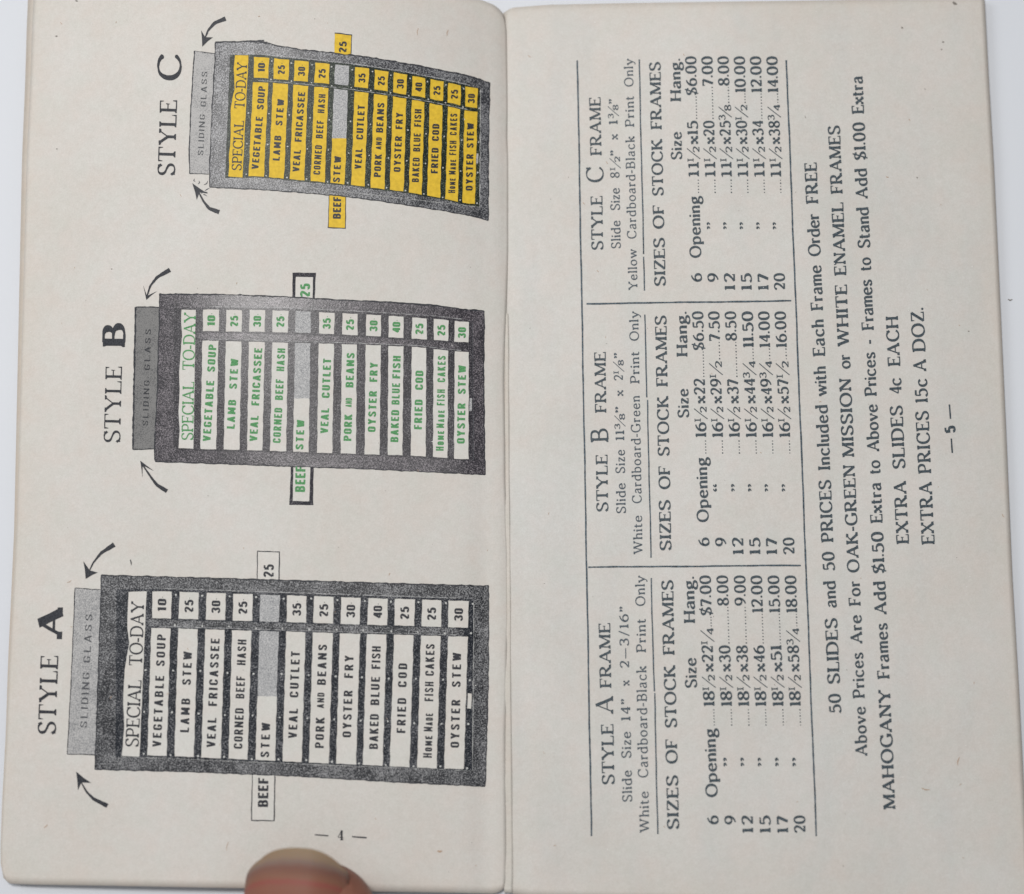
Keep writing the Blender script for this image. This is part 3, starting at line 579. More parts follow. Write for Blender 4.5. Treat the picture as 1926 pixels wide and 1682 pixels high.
# ---- the three menu frames printed on the left page
ROWS = [('VEGETABLE SOUP', '10'), ('LAMB STEW', '25'), ('VEAL FRICASSEE', '30'), ('CORNED BEEF HASH', '25'), ('STEW', ''), ('VEAL CUTLET', '35'),
        ('PORK AND BEANS', '25'), ('OYSTER FRY', '30'), ('BAKED BLUE FISH', '40'), ('FRIED COD', '25'), ('HOME MADE FISH CAKES', '25'), ('OYSTER STEW', '30')]
def frame_print(F):
    nm = F['name']; lx = np.array(F['x'])                     # centre of each row
    mb = MB()
    patch(mb, F['TL'], F['TR'], F['BR'], F['BL'], 9, .8, .12, top=F['top'], bot=F['bot'], lef=F['left'], rig=F['right'])
    mb.build('frame_print', M_frame[nm], page_l, HL, .03, 'dark mottled frame of the style %s picture' % nm)
    # dark outline, drawn a little unevenly
    mb = MB()
    for c, w in ((F['top'], 2.4), (F['bot'], 1.8), (F['left'], 1.9), (F['right'], 2.0)):
        L = np.hypot(*np.diff(np.array(c, float), axis=0).T).sum(); ribbon(mb, wob(interp(c, np.linspace(0, 1, int(L/5))), .8, .12), w, .45)
    mb.build('frame_outline', M_black, page_l, HL, .034)
    mt = lambda x: np.interp(x, lx, F['mt']); mbm = lambda x: np.interp(x, lx, F['mb'])
    pt = lambda x: np.interp(x, lx, F['pt']); pb = lambda x: np.interp(x, lx, F['pb'])
    W = lambda i: F['w'][0]+(F['w'][1]-F['w'][0])*i/11.
    SL = lambda i: F['sl'][0]+(F['sl'][1]-F['sl'][0])*i/11.
    if nm == 'C':
        mb = MB()
        for a, b in ((Z11(690, 304), Z11(800, 292)), (Z11(760, 298), Z11(905, 290)), (Z11(800, 303), Z11(950, 316)), (Z11(860, 293), Z11(925, 303))): ribbon(mb, wob(interp([a, b], np.linspace(0, 1, 9)), .9, .3), 1.6, .5)
        mb.build('frame_outline', M_black, page_l, HL, .038)
    # opening behind the strips
    mb = MB(); tp = [F['in'][0]]+[(x, y-4) for x, y in zip(lx, F['pt'])]+[F['in'][1]]
    bt = [F['in'][3]]+[(x, y+3) for x, y in zip(lx, F['mb'])]+[F['in'][2]]
    patch(mb, tp[0], tp[-1], bt[-1], bt[0], 9, .7, .2, top=tp, bot=bt)
    mb.build('opening_print', M_inner[nm], page_l, HL, .037)
    # paler column between menus and prices, thin light line inside the far end
    mb = MB(); cc = [(x, (a+b)/2) for x, a, b in zip(lx, F['mt'], F['pb'])]
    c = np.array([(lx[0]-20, cc[0][1]-1)]+cc+[(lx[-1]+14, cc[-1][1]+3)]); ribbon(mb, interp(c, np.linspace(0, 1, 60)), F['col'], .2)
    mb.build('column_print', M_frame[nm] if nm != 'C' else M_inner[nm], page_l, HL, .040)
    mb = MB(); ribbon(mb, wob(interp([F['in'][1], F['in'][2]], np.linspace(0, 1, 40)), .6, .3), .9, .7)
    if nm != 'B': ribbon(mb, wob(interp([F['BL2'], F['in'][2]], np.linspace(0, 1, 70)), .5, .3), .5, .8)
    mb.build('highlight_line', M_speck if nm != 'B' else M_grey, page_l, HL, .042)
    mb = MB()
    for off_, cv in ((-5.5, F['pt']), (-3.0, F['mt'])):
        q = np.array([(x, y+off_) for x, y in zip(lx, cv)]); ribbon(mb, wob(interp(q, np.linspace(0, 1, 90)), .5, .3), .8, .9)
    mb.build('highlight_line', M_gap, page_l, HL, .0435)
    ink = {'A': M_black, 'B': M_green, 'C': M_black}[nm]; fill = {'A': M_white, 'B': M_white, 'C': M_yellow}[nm]
    # title strip
    mb = MB(); patch(mb, *F['title'][:4], cell=8, w=.5, lef=F['title'][4]); st = mb.build('title_strip', fill, page_l, HL, .046, 'title strip reading SPECIAL TO-DAY')
    lettering(page_l, HL, ink, F['ttl'], 'title_lettering', K=104, T=58, lift=.06)
    for i, (txt, pr) in enumerate(ROWS):
        x = lx[i]; w = W(i)/2; sl = SL(i); rs = np.random.RandomState(i*7+ord(nm))
        ym = (mt(x)+mbm(x))/2
        X = lambda y: x+(ym-y)*sl
        def box(y0f, y1f, m, name, d0=0, d1=0, lab=None):
            mb = MB(); jw = (rs.rand(4)-.5)*1.3
            l, r = x-w, x+w
            c0, c1 = y0f(l), y0f(r); e0, e1 = y1f(l), y1f(r)
            patch(mb, (X(c0)-w+jw[0], c0+d0), (X(c1)+w+jw[1], c1+d0), (X(e1)+w+jw[2], e1+d1), (X(e0)-w+jw[3], e0+d1), 9, .8, .21)
            return mb.build(name, m, page_l, HL, .046, lab)
        ts = F['ts'][0]+(F['ts'][1]-F['ts'][0])*i/11.; cap = F['cap']
        B = lambda y, dx=0: (x+cap/2+dx+(ym-y)*ts, y)
        if i == 4:
            cut = F['cut']
            box(mt, lambda q: cut+0*q, M_gap, 'gap_print', lab='grey gap where the BEEF STEW strip is pulled out')
            box(lambda q: cut+0*q, mbm, fill, 'menu_strip', lab='short strip reading STEW')
            box(pt, pb, M_gap, 'gap_print')
        else:
            box(mt, mbm, fill, 'menu_strip', lab='strip reading %s' % txt); box(pt, pb, fill, 'price_tile', lab='tile reading %s' % pr)
        mb = MB()
        for wd, (a, b) in zip(txt.split(), F['words'][i]):
            if i in (8, 10): a, b = a-1.0, b+(2.6 if wd in ('HOME', 'MADE') else 1.0)
            o = dict(font=SANS, K=F['K'], T=F['K'], gmax=.20, gmin=.10, jit=4, xmax=1.6)
            if wd == 'AND': word(mb, wd, B(a, -cap*.12), B(b, -cap*.12), cap*.80, **o)
            elif i == 10 and wd in ('HOME', 'MADE'): word(mb, wd, B(a), B(b), cap, small=.78, **dict(o, gmin=.03))
            else: word(mb, wd, B(a), B(b), cap, **dict(o, gmin=.06))
        mb.build('menu_lettering', ink, page_l, HL, .060)
        if pr:
            yc = (pt(x)+pb(x))/2; hp = F['ph']; mb = MB()
            b0 = X(yc)+cap/2+.3; word(mb, pr, (b0-.3, yc+hp/2+1), (b0+.3, yc-hp/2+1), cap*1.0, font=SANS, K=F['K']+8, T=100, gmin=.08, gmax=.12, xmax=1.8)
            if i < 9 and not (nm == 'C' and i > 2):
                q = (X(yc)+1.5, yc-hp/2-2.2); a = np.arange(6)*np.pi/3; mb.add(np.stack([q[0]+.9*np.cos(a), q[1]+.9*np.sin(a)], 1), [tuple(range(6))])
            mb.build('price_lettering', ink, page_l, HL, .060)
    # pale pin heads printed between the strips
    if nm != 'B':
        mb = MB(); rs = np.random.RandomState(5)
        for i in range(-1, 12):
            xa = lx[i] if i >= 0 else 2*lx[0]-lx[1]; xb = lx[i+1] if i < 11 else 2*lx[11]-lx[10]
            xx = (xa+xb)/2; a, b = mt(xx), mbm(xx)
            for y in ((pt(xx)+6, a-6, a+(b-a)*.33, a+(b-a)*.66, b-3) if i >= 0 else (a+(b-a)*.33, a+(b-a)*.66, b-3)):
                x_ = xx+((a+b)/2-y)*SL(max(i, 0)); an = np.arange(6)*np.pi/3+rs.rand(); r = F['pin']*(.7+.6*rs.rand(6))
                mb.add(np.stack([x_+rs.randn()*.8+r*np.cos(an), y+rs.randn()*.8+r*np.sin(an)], 1), [tuple(range(6))])
        o = mb.build('pin_print', M_speck, page_l, HL, .048); o['kind'] = 'stuff'
    # small label plate on the far rail
    mb = MB(); patch(mb, *F['plate'], cell=8, w=.4); mb.build('plate_print', M_white if nm == 'A' else M_gap, page_l, HL, .049)
    # sliding glass
    g = F['glass']; mb = MB(); patch(mb, g[0], g[1], g[2], g[3], 9, .5, lef=g[4]); mb.build('glass_print', M_glass[nm], page_l, HL, .028, 'sliding glass of the style %s picture' % nm)
    mb = MB(); gw = F['gw']
    ribbon(mb, wob(interp(g[4], np.linspace(0, 1, 60)), .5), gw, .35)
    for a, b in ((g[0], g[1]), (g[3], g[2])): ribbon(mb, wob(interp([a, b], np.linspace(0, 1, 9)), .5), max(1.3, gw*.6), .4)
    mb.build('glass_outline', M_black, page_l, HL, .036)
    lettering(page_l, HL, F['gm'], F['gt'], 'glass_lettering', 'lettering SLIDING GLASS', font=SANS, K=58, T=58, gmax=.24, gmin=.15, xmax=2.6, lift=.060, jit=5)
    # pulled out strip ends
    for tg in F['tags']:
        mb = MB(); patch(mb, *tg['o'], cell=10, w=.7, f=.2); mb.build('tag_outline', M_black if nm != 'B' else M_tag, page_l, HL, .022)
        mb = MB(); patch(mb, *tg['i'], cell=10, w=.4, f=.2); mb.build('strip_end', fill, page_l, HL, .027, 'pulled out strip end reading %s' % tg['t'][0])
        lettering(page_l, HL, ink, [tg['t']], 'menu_lettering', font=SANS, K=F['K']+6, T=100, gmax=.14, gmin=.1, xmax=1.7, lift=.0315)
    if nm == 'C':
        mb = MB()
        for q in ([(405, 1285), (398, 1300), (410, 1306)], [(436, 1300), (442, 1312), (430, 1325)], [(470, 1330), (492, 1322), (500, 1300)], [(478, 1372), (498, 1360), (512, 1352)], [(466, 1398), (486, 1404), (494, 1412)], [(452, 1392), (470, 1380), (500, 1384)]):
            ribbon(mb, interp([Z11(*p) for p in q], np.linspace(0, 1, 6)), [.6, 1.2, 1.6, 1.5, 1.1, .5], .3)
        mb.build('ink_scribble', M_grey, page_l, HL, .05)
    # curved arrows
    for ar in F['arrows']:
        mb = MB(); tip, b1, b2, nk = map(np.array, ar[0]); mb.add(wob([tip, (tip+b1)/2+(nk-tip)*.10, b1, nk, b2, (tip+b2)/2+(nk-tip)*.10], .3), [(0, 1, 3, 5), (1, 2, 3), (5, 3, 4)])
        t = np.linspace(0, 1, 18); ribbon(mb, interp(ar[1], t), ar[2][0]+(ar[2][1]-ar[2][0])*t**1.3, .12)
        mb.build('arrow_print', M_black, page_l, HL, .055)
def yz(o, s, *prs): return [(o+a/s, o+b/s) for a, b in prs]
a7 = lambda *p: yz(1000, 2.466, *p); b9 = lambda *p: yz(480, 3.364, *p); c11 = lambda *p: yz(0, 3.823, *p)
xs = [299.3+i*(857.3-299.3)/11 for i in range(12)]; li = lambda a, b: [a+(b-a)*i/11 for i in range(12)]
frame_print(dict(name='A', x=xs, w=(36, 37.5), sl=(.031, .030), ts=(.044, .024), cap=16.3, K=116, ph=24, col=13, pin=2.0, gw=1.6, gm=M_grey,
 mt=li(1181.5, 1197.5), mb=li(1421, 1447), pt=li(1112.4, 1130.5), pb=li(1163, 1180.5), cut=1310,
 TL=Z7(470, 203), TR=Z8(1182, 253), BR=Z8(1166, 1182), BL=Z7(440, 1103),
 top=[Z7(470, 203), Z7(900, 214), Z7(1381, 228), Z8(800, 243), Z8(1182, 253)], bot=[Z7(440, 1103), Z7(900, 1115), Z7(1381, 1135), Z8(800, 1165), Z8(1166, 1182)],
 left=[Z7(470, 203), Z7(468, 300), Z7(440, 1103)], right=[Z8(1182, 253), Z8(1180, 700), Z8(1166, 1182)],
 **{'in': [Z7(540, 268), Z8(1113, 316), Z8(1106, 1110), Z7(535, 1046)]}, BL2=Z7(560, 1045),
 title=[Z7(596, 280), Z7(680, 277), Z7(647, 1045), Z7(565, 1040), [Z7(596, 280), Z7(590, 450), Z7(600, 520), Z7(578, 640), Z7(571, 800), Z7(577, 900), Z7(565, 1040)]],
 ttl=[('SPECIAL', Z7(642, 1000), Z7(656, 690), 24.5), ('TO-DAY', Z7(659, 622), Z7(669, 325), 24.5)],
 words=[a7((1000, 670), (625, 478)), a7((932, 775), (712, 557)), a7((1002, 865), (810, 497)), a7((1008, 820), (775, 672), (620, 502)), a7((1048, 887)),
        a7((960, 822), (770, 557)), a7((1005, 862), (820, 748), (712, 525)), a7((955, 737), (680, 575)), a7((1012, 845), (808, 672), (640, 530)),
        a7((935, 773), (722, 612)), a7((1052, 942), (930, 838), (790, 695), (672, 520)), a7((1003, 780), (722, 562))],
 plate=[Z8(1085, 750), Z8(1103, 752), Z8(1100, 822), Z8(1082, 820)],
 glass=[Z7(348, 262), Z7(472, 270), Z7(443, 1036), Z7(312, 1032), [Z7(348, 262), Z7(332, 650), Z7(312, 1032)]],
 gt=[('SLIDING', Z7(404, 910), Z7(416, 655), 13.3), ('GLASS', Z7(418, 608), Z7(429, 385), 13.3)],
 tags=[dict(o=[Z8(84, 1125), Z8(192, 1125), Z8(189, 1344), Z8(79, 1342)], i=[Z8(88, 1123), Z8(187, 1123), Z8(184, 1339), Z8(84, 1337)], t=('BEEF', Z8(158, 1278), Z8(160, 1143), 19)),
       dict(o=[Z8(107, 89), Z8(214, 92), Z8(211, 232), Z8(106, 229)], i=[Z8(111, 94), Z8(209, 97), Z8(206, 234), Z8(110, 231)], t=('25', Z8(183, 213), Z8(186, 153), 19))],
 arrows=[([Z7(397, 220), Z7(386, 137), Z7(453, 190), Z7(416, 180)], [Z7(414, 182), Z7(432, 145), Z7(468, 100), Z7(530, 60)], (2, 9)),
         ([(143, 1451.5), (146.5, 1487), (171.5, 1472.5), (153, 1472)], [(151, 1469), (163, 1490), (176, 1503), (202, 1516)], (2.2, 8.5))]))
XB = [394, 437.4, 481, 524.7, 567.6, 612.4, 656.4, 701, 744, 787.5, 829, 868]
ip = lambda X, a, b: [float(v) for v in np.interp(X, a, b)]
kb = [394, 525, 612, 701, 787, 829, 868]
frame_print(dict(name='B', x=XB, w=(30, 27), sl=(.021, .004), ts=(.062, .018), cap=14.5, K=130, ph=20.5, col=11, pin=1.2, gw=3.2, gm=M_black,
 mt=ip(XB, kb, [641, 644.5, 646.5, 649.5, 653, 658.5, 662.5]), mb=ip(XB, kb, [845, 848.5, 852, 855, 857.5, 861, 864]),
 pt=ip(XB, kb, [582.5, 584, 588, 592.5, 598, 601, 606]), pb=ip(XB, kb, [623, 625, 628, 632.5, 638, 640.5, 644.5]), cut=749.5,
 TL=Z9(470, 247), TR=Z10(1315, 353), BR=Z10(1320, 1390), BL=Z9(443, 1307),
 top=[Z9(470, 247), Z9(900, 250), Z10(99, 266), Z10(400, 284), Z10(700, 297), Z10(1000, 318), Z10(1200, 345), Z10(1315, 353)],
 bot=[Z9(443, 1307), Z9(900, 1322), Z10(99, 1338), Z10(500, 1350), Z10(1000, 1374), Z10(1320, 1390)],
 left=[Z9(470, 247), Z9(470, 420), Z9(462, 600), Z9(458, 850), Z9(438, 1200), Z9(443, 1307)], right=[Z10(1315, 353), Z10(1312, 800), Z10(1320, 1390)],
 **{'in': [Z9(560, 335), Z10(1240, 420), Z10(1246, 1300), Z9(560, 1225)]}, BL2=Z9(560, 1225),
 title=[Z9(610, 345), Z9(700, 347), Z9(686, 1225), Z9(592, 1222), [Z9(610, 345), Z9(606, 420), Z9(616, 500), Z9(602, 640), Z9(596, 750), Z9(598, 850), Z9(592, 1000), Z9(598, 1100), Z9(592, 1222)]],
 ttl=[('SPECIAL', Z9(683, 1172), Z9(690, 803), 21.5), ('TO-DAY', Z9(690, 728), Z9(701, 365), 22)],
 words=[b9((1180, 797), (740, 568)), b9((1100, 917), (848, 657)), b9((1180, 1017), (953, 590)), b9((1190, 968), (918, 787), (735, 592)), b9((1232, 1043)),
        b9((1130, 970), (905, 657)), b9((1177, 1007), (963, 905), (838, 620)), b9((1120, 860), (803, 680)), b9((1187, 978), (950, 808), (785, 635)),
        b9((1103, 915), (853, 732)), b9((1242, 1105), (1097, 975), (955, 847), (808, 635)), b9((1193, 937), (880, 697))],
 plate=[Z10(1222, 905), Z10(1237, 906), Z10(1236, 986), Z10(1220, 985)],
 glass=[Z9(320, 328), Z9(472, 330), Z9(443, 1226), Z9(302, 1230), [Z9(320, 328), Z9(312, 700), Z9(302, 1230)]],
 gt=[('SLIDING', Z9(398, 1080), Z9(408, 795), 10.6), ('GLASS', Z9(410, 727), Z9(418, 470), 11)],
 tags=[dict(o=[Z10(92, 1330), Z10(235, 1332), Z10(233, 1583), Z10(81, 1581)], i=[Z10(108, 1325), Z10(215, 1325), Z10(208, 1558), Z10(103, 1555)], t=('BEEF', Z10(180, 1500), Z10(184, 1340), 18.5)),
       dict(o=[Z10(102, 110), Z10(250, 112), Z10(242, 285), Z10(100, 280)], i=[Z10(122, 138), Z10(232, 140), Z10(228, 290), Z10(118, 287)], t=('25', Z10(210, 266), Z10(213, 180), 18))],
 arrows=[([Z9(387, 284), Z9(366, 190), Z9(455, 228), Z9(391, 258)], [Z9(389, 268), Z9(412, 195), Z9(455, 140), Z9(537, 93)], (2.4, 8)),
         ([Z9(350, 1300), Z9(362, 1410), Z9(438, 1368), Z9(364, 1330)], [Z9(360, 1322), Z9(420, 1410), Z9(455, 1455), Z9(518, 1494)], (2.6, 7.5))]))
XC = [486, 523.7, 561.9, 600.8, 638, 676.3, 712.9, 749, 783.8, 818.3, 851.5, 883.7]
frame_print(dict(name='C', x=XC, w=(28.4, 23.2), sl=(.047, .024), ts=(.086, .022), cap=12.9, K=126, ph=17.5, col=8.5, pin=1.5, gw=2.0, gm=M_grey,
 mt=[154.5, 157, 160.5, 164.5, 168, 173.5, 178.5, 183.5, 190, 196.5, 203, 210.5], mb=[331, 334.5, 338.5, 341.5, 345.5, 349, 355, 358.5, 364, 370, 377, 384],
 pt=[107, 111.5, 114.5, 119, 122.5, 127.5, 133, 138.5, 145, 151.5, 158.5, 166], pb=[146, 149.5, 153, 156.5, 159.5, 165, 170, 176, 182, 188, 195, 203.5], cut=260.5,
 TL=Z11(555, 305), TR=Z12(1305, 598), BR=Z12(1293, 1588), BL=Z11(515, 1347),
 top=[Z11(555, 305), Z11(700, 301), Z11(850, 297), Z11(930, 310), Z11(1000, 330), Z11(1200, 362), Z12(100, 372), Z12(250, 392), Z12(400, 407), Z12(600, 440), Z12(800, 475), Z12(1000, 515), Z12(1150, 545), Z12(1305, 598)],
 bot=[Z11(515, 1347), Z11(900, 1365), Z11(1200, 1388), Z12(230, 1410), Z12(500, 1443), Z12(800, 1490), Z12(1000, 1520), Z12(1200, 1560), Z12(1293, 1588)],
 left=[Z11(555, 305), Z11(552, 420), Z11(530, 800), Z11(512, 1240), Z11(515, 1347)], right=[Z12(1305, 598), Z12(1296, 1000), Z12(1293, 1588)],
 **{'in': [Z11(660, 395), Z12(1238, 640), Z12(1232, 1490), Z11(625, 1283)]}, BL2=Z11(650, 1283),
 title=[Z11(697, 398), Z11(793, 400), Z11(750, 1277), Z11(648, 1270), [Z11(697, 398), Z11(686, 500), Z11(694, 640), Z11(664, 780), Z11(666, 1000), Z11(650, 1130), Z11(656, 1200), Z11(648, 1270)]],
 ttl=[('SPECIAL', Z11(741, 1228), Z11(760, 870), 18), ('TO-DAY', Z11(764, 783), Z11(784, 452), 19)],
 words=[c11((1220, 843), (790, 623)), c11((1157, 978), (905, 715)), c11((1238, 1080), (1022, 665)), c11((1258, 1047), (997, 870), (815, 680)), c11((1313, 1125)),
        c11((1218, 1070), (1005, 760)), c11((1275, 1110), (1077, 990), (955, 742)), c11((1238, 980), (930, 812)), c11((1315, 1132), (1095, 957), (917, 783)),
        c11((1248, 1065), (1015, 893)), c11((1393, 1275), (1260, 1140), (1120, 1010), (977, 815)), c11((1372, 1108), (1065, 885))],
 plate=[Z12(1210, 1105), Z12(1224, 1106), Z12(1221, 1178), Z12(1207, 1177)],
 glass=[Z11(404, 366), Z11(553, 388), Z11(508, 1252), Z11(370, 1250), [Z11(404, 366), Z11(383, 700), Z11(373, 900), Z11(366, 1120), Z11(370, 1250)]],
 gt=[('SLIDING', Z11(467, 1118), Z11(481, 825), 10.4), ('GLASS', Z11(487, 767), Z11(498, 517), 10.8)],
 tags=[dict(o=[Z12(148, 1380), Z12(271, 1380), Z12(269, 1646), Z12(140, 1641)], i=[Z12(153, 1370), Z12(266, 1370), Z12(263, 1639), Z12(146, 1634)], t=('BEEF', Z12(232, 1575), Z12(236, 1418), 14.5)),
       dict(o=[Z12(188, 234), Z12(314, 250), Z12(309, 410), Z12(186, 395)], i=[Z12(190, 242), Z12(308, 257), Z12(302, 412), Z12(186, 398)], t=('25', Z12(272, 380), Z12(277, 300), 14))],
 arrows=[([Z11(460, 336), Z11(452, 218), Z11(536, 270), Z11(482, 268)], [Z11(478, 278), Z11(505, 215), Z11(550, 165), Z11(628, 134)], (2.6, 9)),
         ([Z11(388, 1318), Z11(420, 1438), Z11(500, 1392), Z11(440, 1385)], [Z11(432, 1378), Z11(470, 1450), Z11(510, 1500), Z11(582, 1526)], (2.8, 8.5))]))

# ---- fibres and specks in the old paper
def flecks(page, h, m, spots, name):
    mb = MB()
    for x, y, L, ang, w in spots:
        d = np.array([math.cos(ang), math.sin(ang)]); n = np.array([-d[1], d[0]])
        ribbon(mb, [np.array([x, y])-d*L/2, np.array([x, y])+n*L*.1, np.array([x, y])+d*L/2], [w*.5, w, w*.4])
    o = mb.build(name, m, page, h, .052); o['kind'] = 'stuff'; return o
rs = np.random.RandomState(11)
def scatter(n, x0, x1, y0, y1, L, w): return [(x0+(x1-x0)*rs.rand(), y0+(y1-y0)*rs.rand(), L*(.5+rs.rand()), rs.rand()*3.14, w*(.6+.8*rs.rand())) for _ in range(n)]
flecks(page_l, HL, M_fleck, [(428, 1592, 17, 1.8, 1.1), (86, 1554, 9, -.7, 1.6), (827, 1601, 9, 0, 4), (786, 60, 14, 1.7, 1.3), (842, 62, 12, 1.8, 1.6), (130, 1094, 9, -.5, 1.1), (790, 624, 6, .5, 1)]+scatter(24, 60, 940, 10, 1650, 4, 1.0), 'paper_fibre')
flecks(page_r, HR, M_fleck, [(1803, 1432, 16, 1.8, 2), (1741, 1484, 17, .2, 2), (1887, 970, 8, 1, 1.3), (1669, 333, 5, .2, 1.8), (996, 106, 7, .6, 1.2)]+scatter(24, 975, 1850, 15, 1670, 4, 1.0), 'paper_fibre')
flecks(page_l, HL, M_fleck2, [(144, 1.5, 5, .4, 3), (106, 68, 4, 0, 3), (210, 506, 3, 0, 2), (107, 280, 3, 0, 2)]+scatter(26, 60, 940, 10, 1650, 1.8, 1.0), 'paper_speck')
flecks(page_r, HR, M_fleck2, [(1796, 6, 9, .5, 5), (1774, 79, 4, 0, 3), (1771, 93, 3, 0, 2), (1697, 52, 4, .6, 3), (1515, 220, 5, 1.3, 1), (1725, 334, 3, 0, 2.4), (1822, 623, 3, 0, 2)]+scatter(26, 975, 1850, 15, 1670, 1.8, 1.0), 'paper_speck')
flecks(page_r, HR, M_fleck3, scatter(90, 975, 1890, 15, 1670, 2.0, 1.3), 'pale_fibre')
flecks(page_l, HL, M_fleck3, scatter(70, 40, 940, 15, 1650, 2.0, 1.3), 'pale_fibre')
# a stray hair-like crumb on the table, right of the booklet
mb = MB(); ribbon(mb, [(1896, 563), (1900, 565), (1904, 563)], [1, 2.2, 1]); o = mb.build('paper_crumb', M_fleck2, None, h_zero, .15)
o['label'] = 'tiny dark crumb lying on the white surface beyond the right page'; o['category'] = 'crumb'
sm = o.modifiers.new('thickness', 'SOLIDIFY'); sm.thickness = .1*MM

# ---------------------------------------------------------------- thumb pressing on the lower margin
def b_skin(nt, b):
    n1 = noise(nt, 170, 4, .6); r = ramp(nt, n1.outputs[0], [(.3, (.185, .072, .046)), (.55, (.225, .094, .062)), (.75, (.25, .115, .076))])
    n2 = noise(nt, 1400, 3, .6); r2 = ramp(nt, n2.outputs[0], [(.3, (.92, .9, .9)), (.7, (1.06, 1.05, 1.05))])
    nt.links.new(mix(nt, 1.0, r.outputs[0], r2.outputs[0], 'MULTIPLY'), b.inputs['Base Color'])
    w = noise(nt, 1100, 3, .6, (1, .3, 1)); bump(nt, b, w.outputs[0], .00012, .7)
M_skin = mat('thumb_skin', (.3, .12, .08), .5, .4, b_skin, **{'Subsurface Weight': .12, 'Subsurface Scale': .002})
M_skin.node_tree.nodes['Principled BSDF'].inputs['Subsurface Radius'].default_value = (1, .4, .25)
def b_nail(nt, b):
    at = N(nt, 'ShaderNodeAttribute', attribute_name='along')       # distance behind the free edge, in mm/10
    n = noise(nt, 500, 3, .6, (1, .4, 1)); ad = N(nt, 'ShaderNodeMath', operation='MULTIPLY_ADD'); ad.inputs[1].default_value = .05
    nt.links.new(n.outputs[0], ad.inputs[0]); nt.links.new(at.outputs['Fac'], ad.inputs[2])
    r = ramp(nt, ad.outputs[0], [(.03, (.26, .185, .112)), (.17, (.25, .175, .118)), (.25, (.20, .135, .11)), (.34, (.18, .088, .066)), (.50, (.215, .098, .062)), (.57, (.245, .072, .056)), (.65, (.225, .092, .062)), (1.0, (.235, .095, .064))])
    nt.links.new(r.outputs[0], b.inputs['Base Color'])
    w = noise(nt, 900, 3, .5, (1, .15, 1)); bump(nt, b, w.outputs[0], .00006, .5)
M_nail = mat('thumb_nail', (.36, .25, .18), .55, .25, b_nail, **{'Subsurface Weight': .08, 'Subsurface Scale': .0015})
tip = unproject([(595, 1608)], lambda X, Y: h_left(X, Y)+7.0)[0]
th_root = empty('thumb', (tip[0]*MM, tip[1]*MM, 0), 'bare thumb with tan nail edge pressing on the lower margin of the left page', 'thumb')
ang = math.radians(4)
def tpos(x, t, z):                    # thumb frame (mm): x across, t back from the tip, z up
    return ((x*math.cos(ang)-t*math.sin(ang))*MM, (-t*math.cos(ang)-x*math.sin(ang))*MM, z*MM)
def half_w(t):
    tipf = (1-(1-min(t/10.5, 1))**2.3)**.5 if t < 10.5 else 1.0
    return tipf*np.interp(t, [0, 12, 20, 32, 45, 60, 75], [10.9, 11.1, 10.8, 9.6, 10.6, 12.5, 14])
def half_h(t):
    tipf = (1-(1-min(t/9.0, 1))**2.2)**.5 if t < 9 else 1.0
    return tipf*np.interp(t, [0, 12, 20, 32, 45, 60, 75], [6.0, 7.2, 7.6, 7.8, 8.6, 10, 11])
def zc(t): return np.interp(t, [0, 6, 15, 40, 75], [8.4, 8.3, 8.6, 10.5, 12.5])
ts = [0, .25, .8, 1.6, 2.7, 4, 5.6, 7.5, 9.5, 12, 15, 19, 24, 28, 30, 32, 34, 38, 44, 52, 60, 68, 73, 75, 75.4]
NS = 40; V = []; Fc = []
for j, t in enumerate(ts):
    a, b = half_w(t), half_h(t)
    if t > 72: a, b = a*[.93, .7, .02][j-len(ts)+3], b*[.93, .7, .02][j-len(ts)+3]
    for i in range(NS):
        q = 2*math.pi*i/NS; cx, cz = math.cos(q), math.sin(q)
        x = a*np.sign(cx)*abs(cx)**.92; z = b*np.sign(cz)*abs(cz)**(.95 if cz > 0 else .8)
        cr = .25*math.exp(-((t-30)/1.2)**2)+.2*math.exp(-((t-33)/1.0)**2) if cz > 0 else 0
        V.append(tpos(x+.5*(t < 9)*(1-t/9), t+.9, zc(t)+z-cr))
    if j: Fc += [((j-1)*NS+i, j*NS+i, j*NS+(i+1) % NS, (j-1)*NS+(i+1) % NS) for i in range(NS)]
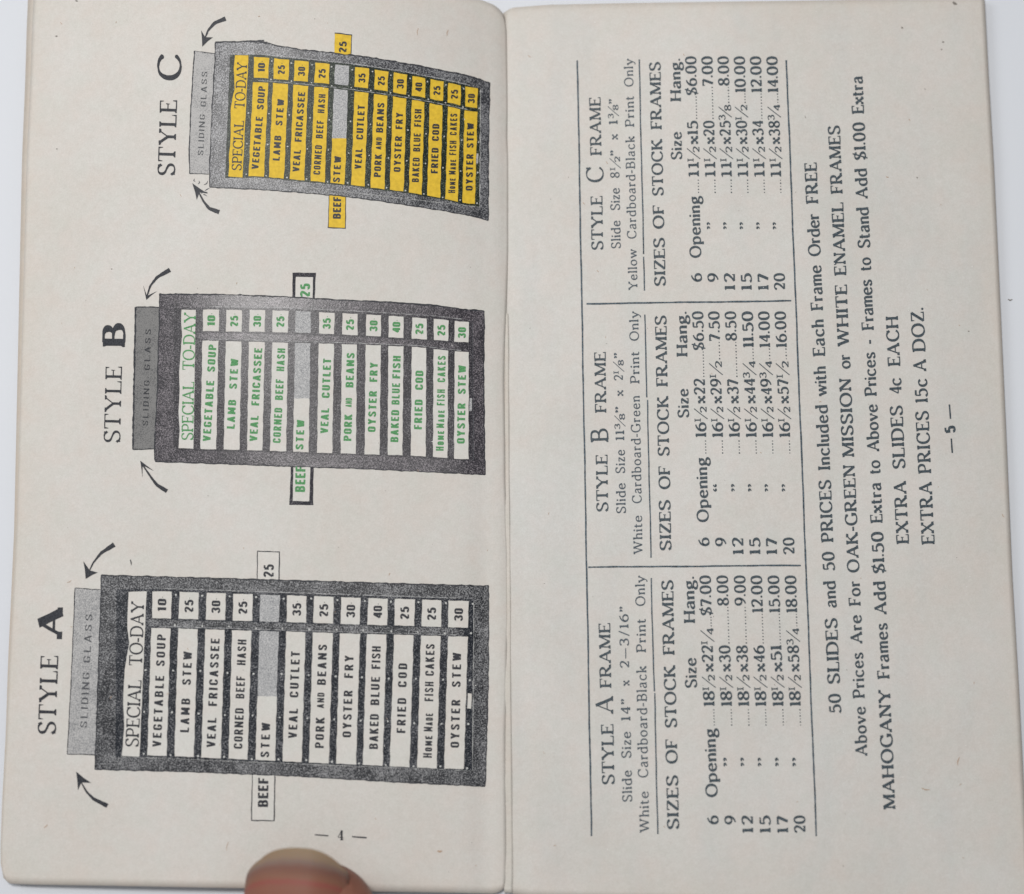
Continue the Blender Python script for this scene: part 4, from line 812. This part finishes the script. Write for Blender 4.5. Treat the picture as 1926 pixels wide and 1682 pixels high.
V.append(tpos(.5, .88, zc(0))); Fc += [(i, (i+1) % NS, len(V)-1) for i in range(NS)]
V.append(tpos(0, 75.5, zc(75))); m0 = (len(ts)-1)*NS; Fc += [(m0+(i+1) % NS, m0+i, len(V)-1) for i in range(NS)]
me = bpy.data.meshes.new('skin'); me.from_pydata(V, [], Fc); me.materials.append(M_skin)
for p in me.polygons: p.use_smooth = True
skin = link('skin', me, th_root)
mod = skin.modifiers.new('sub', 'SUBSURF'); mod.levels = 1; mod.render_levels = 2
# nail plate: curved across, its free edge running out past the skin
V = []; Fc = []; al = []; NA, NT = 28, 26; th_ = .55
QL, QR = math.radians(172), math.radians(50)
for j in range(NT+1):
    for i in range(NA+1):
        u = i/NA; q = QL+(QR-QL)*u; e = (u-.63)/(.63 if u < .63 else .37)
        t0 = -1.5+(5.4*abs(e)**2.2 if e < 0 else 3.5*e**2.1)        # free edge bows forward in the middle
        t = t0+(17.5-t0)*(j/NT)**1.25
        R_w, R_h = 10.75+.25, 7.0+.55
        tt = max(t, 3.2); bw = half_w(max(t+1.5, 4.5))/11.1*1.0
        x = (half_w(max(t+3.5, 4.6))+.15)*math.cos(q)*.98; z = (half_h(max(t+2.5, 5.5))+.35)*math.sin(q)
        back = max(0, (t-14)/3.5)
        sink = (1.9*max(0, (e-.15)/.85)**1.5+.5*max(0, (-e-.75)/.25))*min(1, max(0, (t-t0)/2.2))
        V.append(tpos(x*(1-.02*sink)-.6, t, zc(t)+z-.5*back**2-.10*max(0, 2-t)*.8-sink))
        al.append((t-t0)/10.0+.17*abs(e)**2.0)
for j in range(NT):
    for i in range(NA): a = j*(NA+1)+i; Fc.append((a, a+1, a+NA+2, a+NA+1))
me = bpy.data.meshes.new('nail'); me.from_pydata(V, [], Fc); me.materials.append(M_nail)
for p in me.polygons: p.use_smooth = True
me.attributes.new('along', 'FLOAT', 'POINT').data.foreach_set('value', np.array(al, np.float32))
nail = link('nail', me, th_root); sm = nail.modifiers.new('thickness', 'SOLIDIFY'); sm.thickness = .4*MM; sm.offset = 0
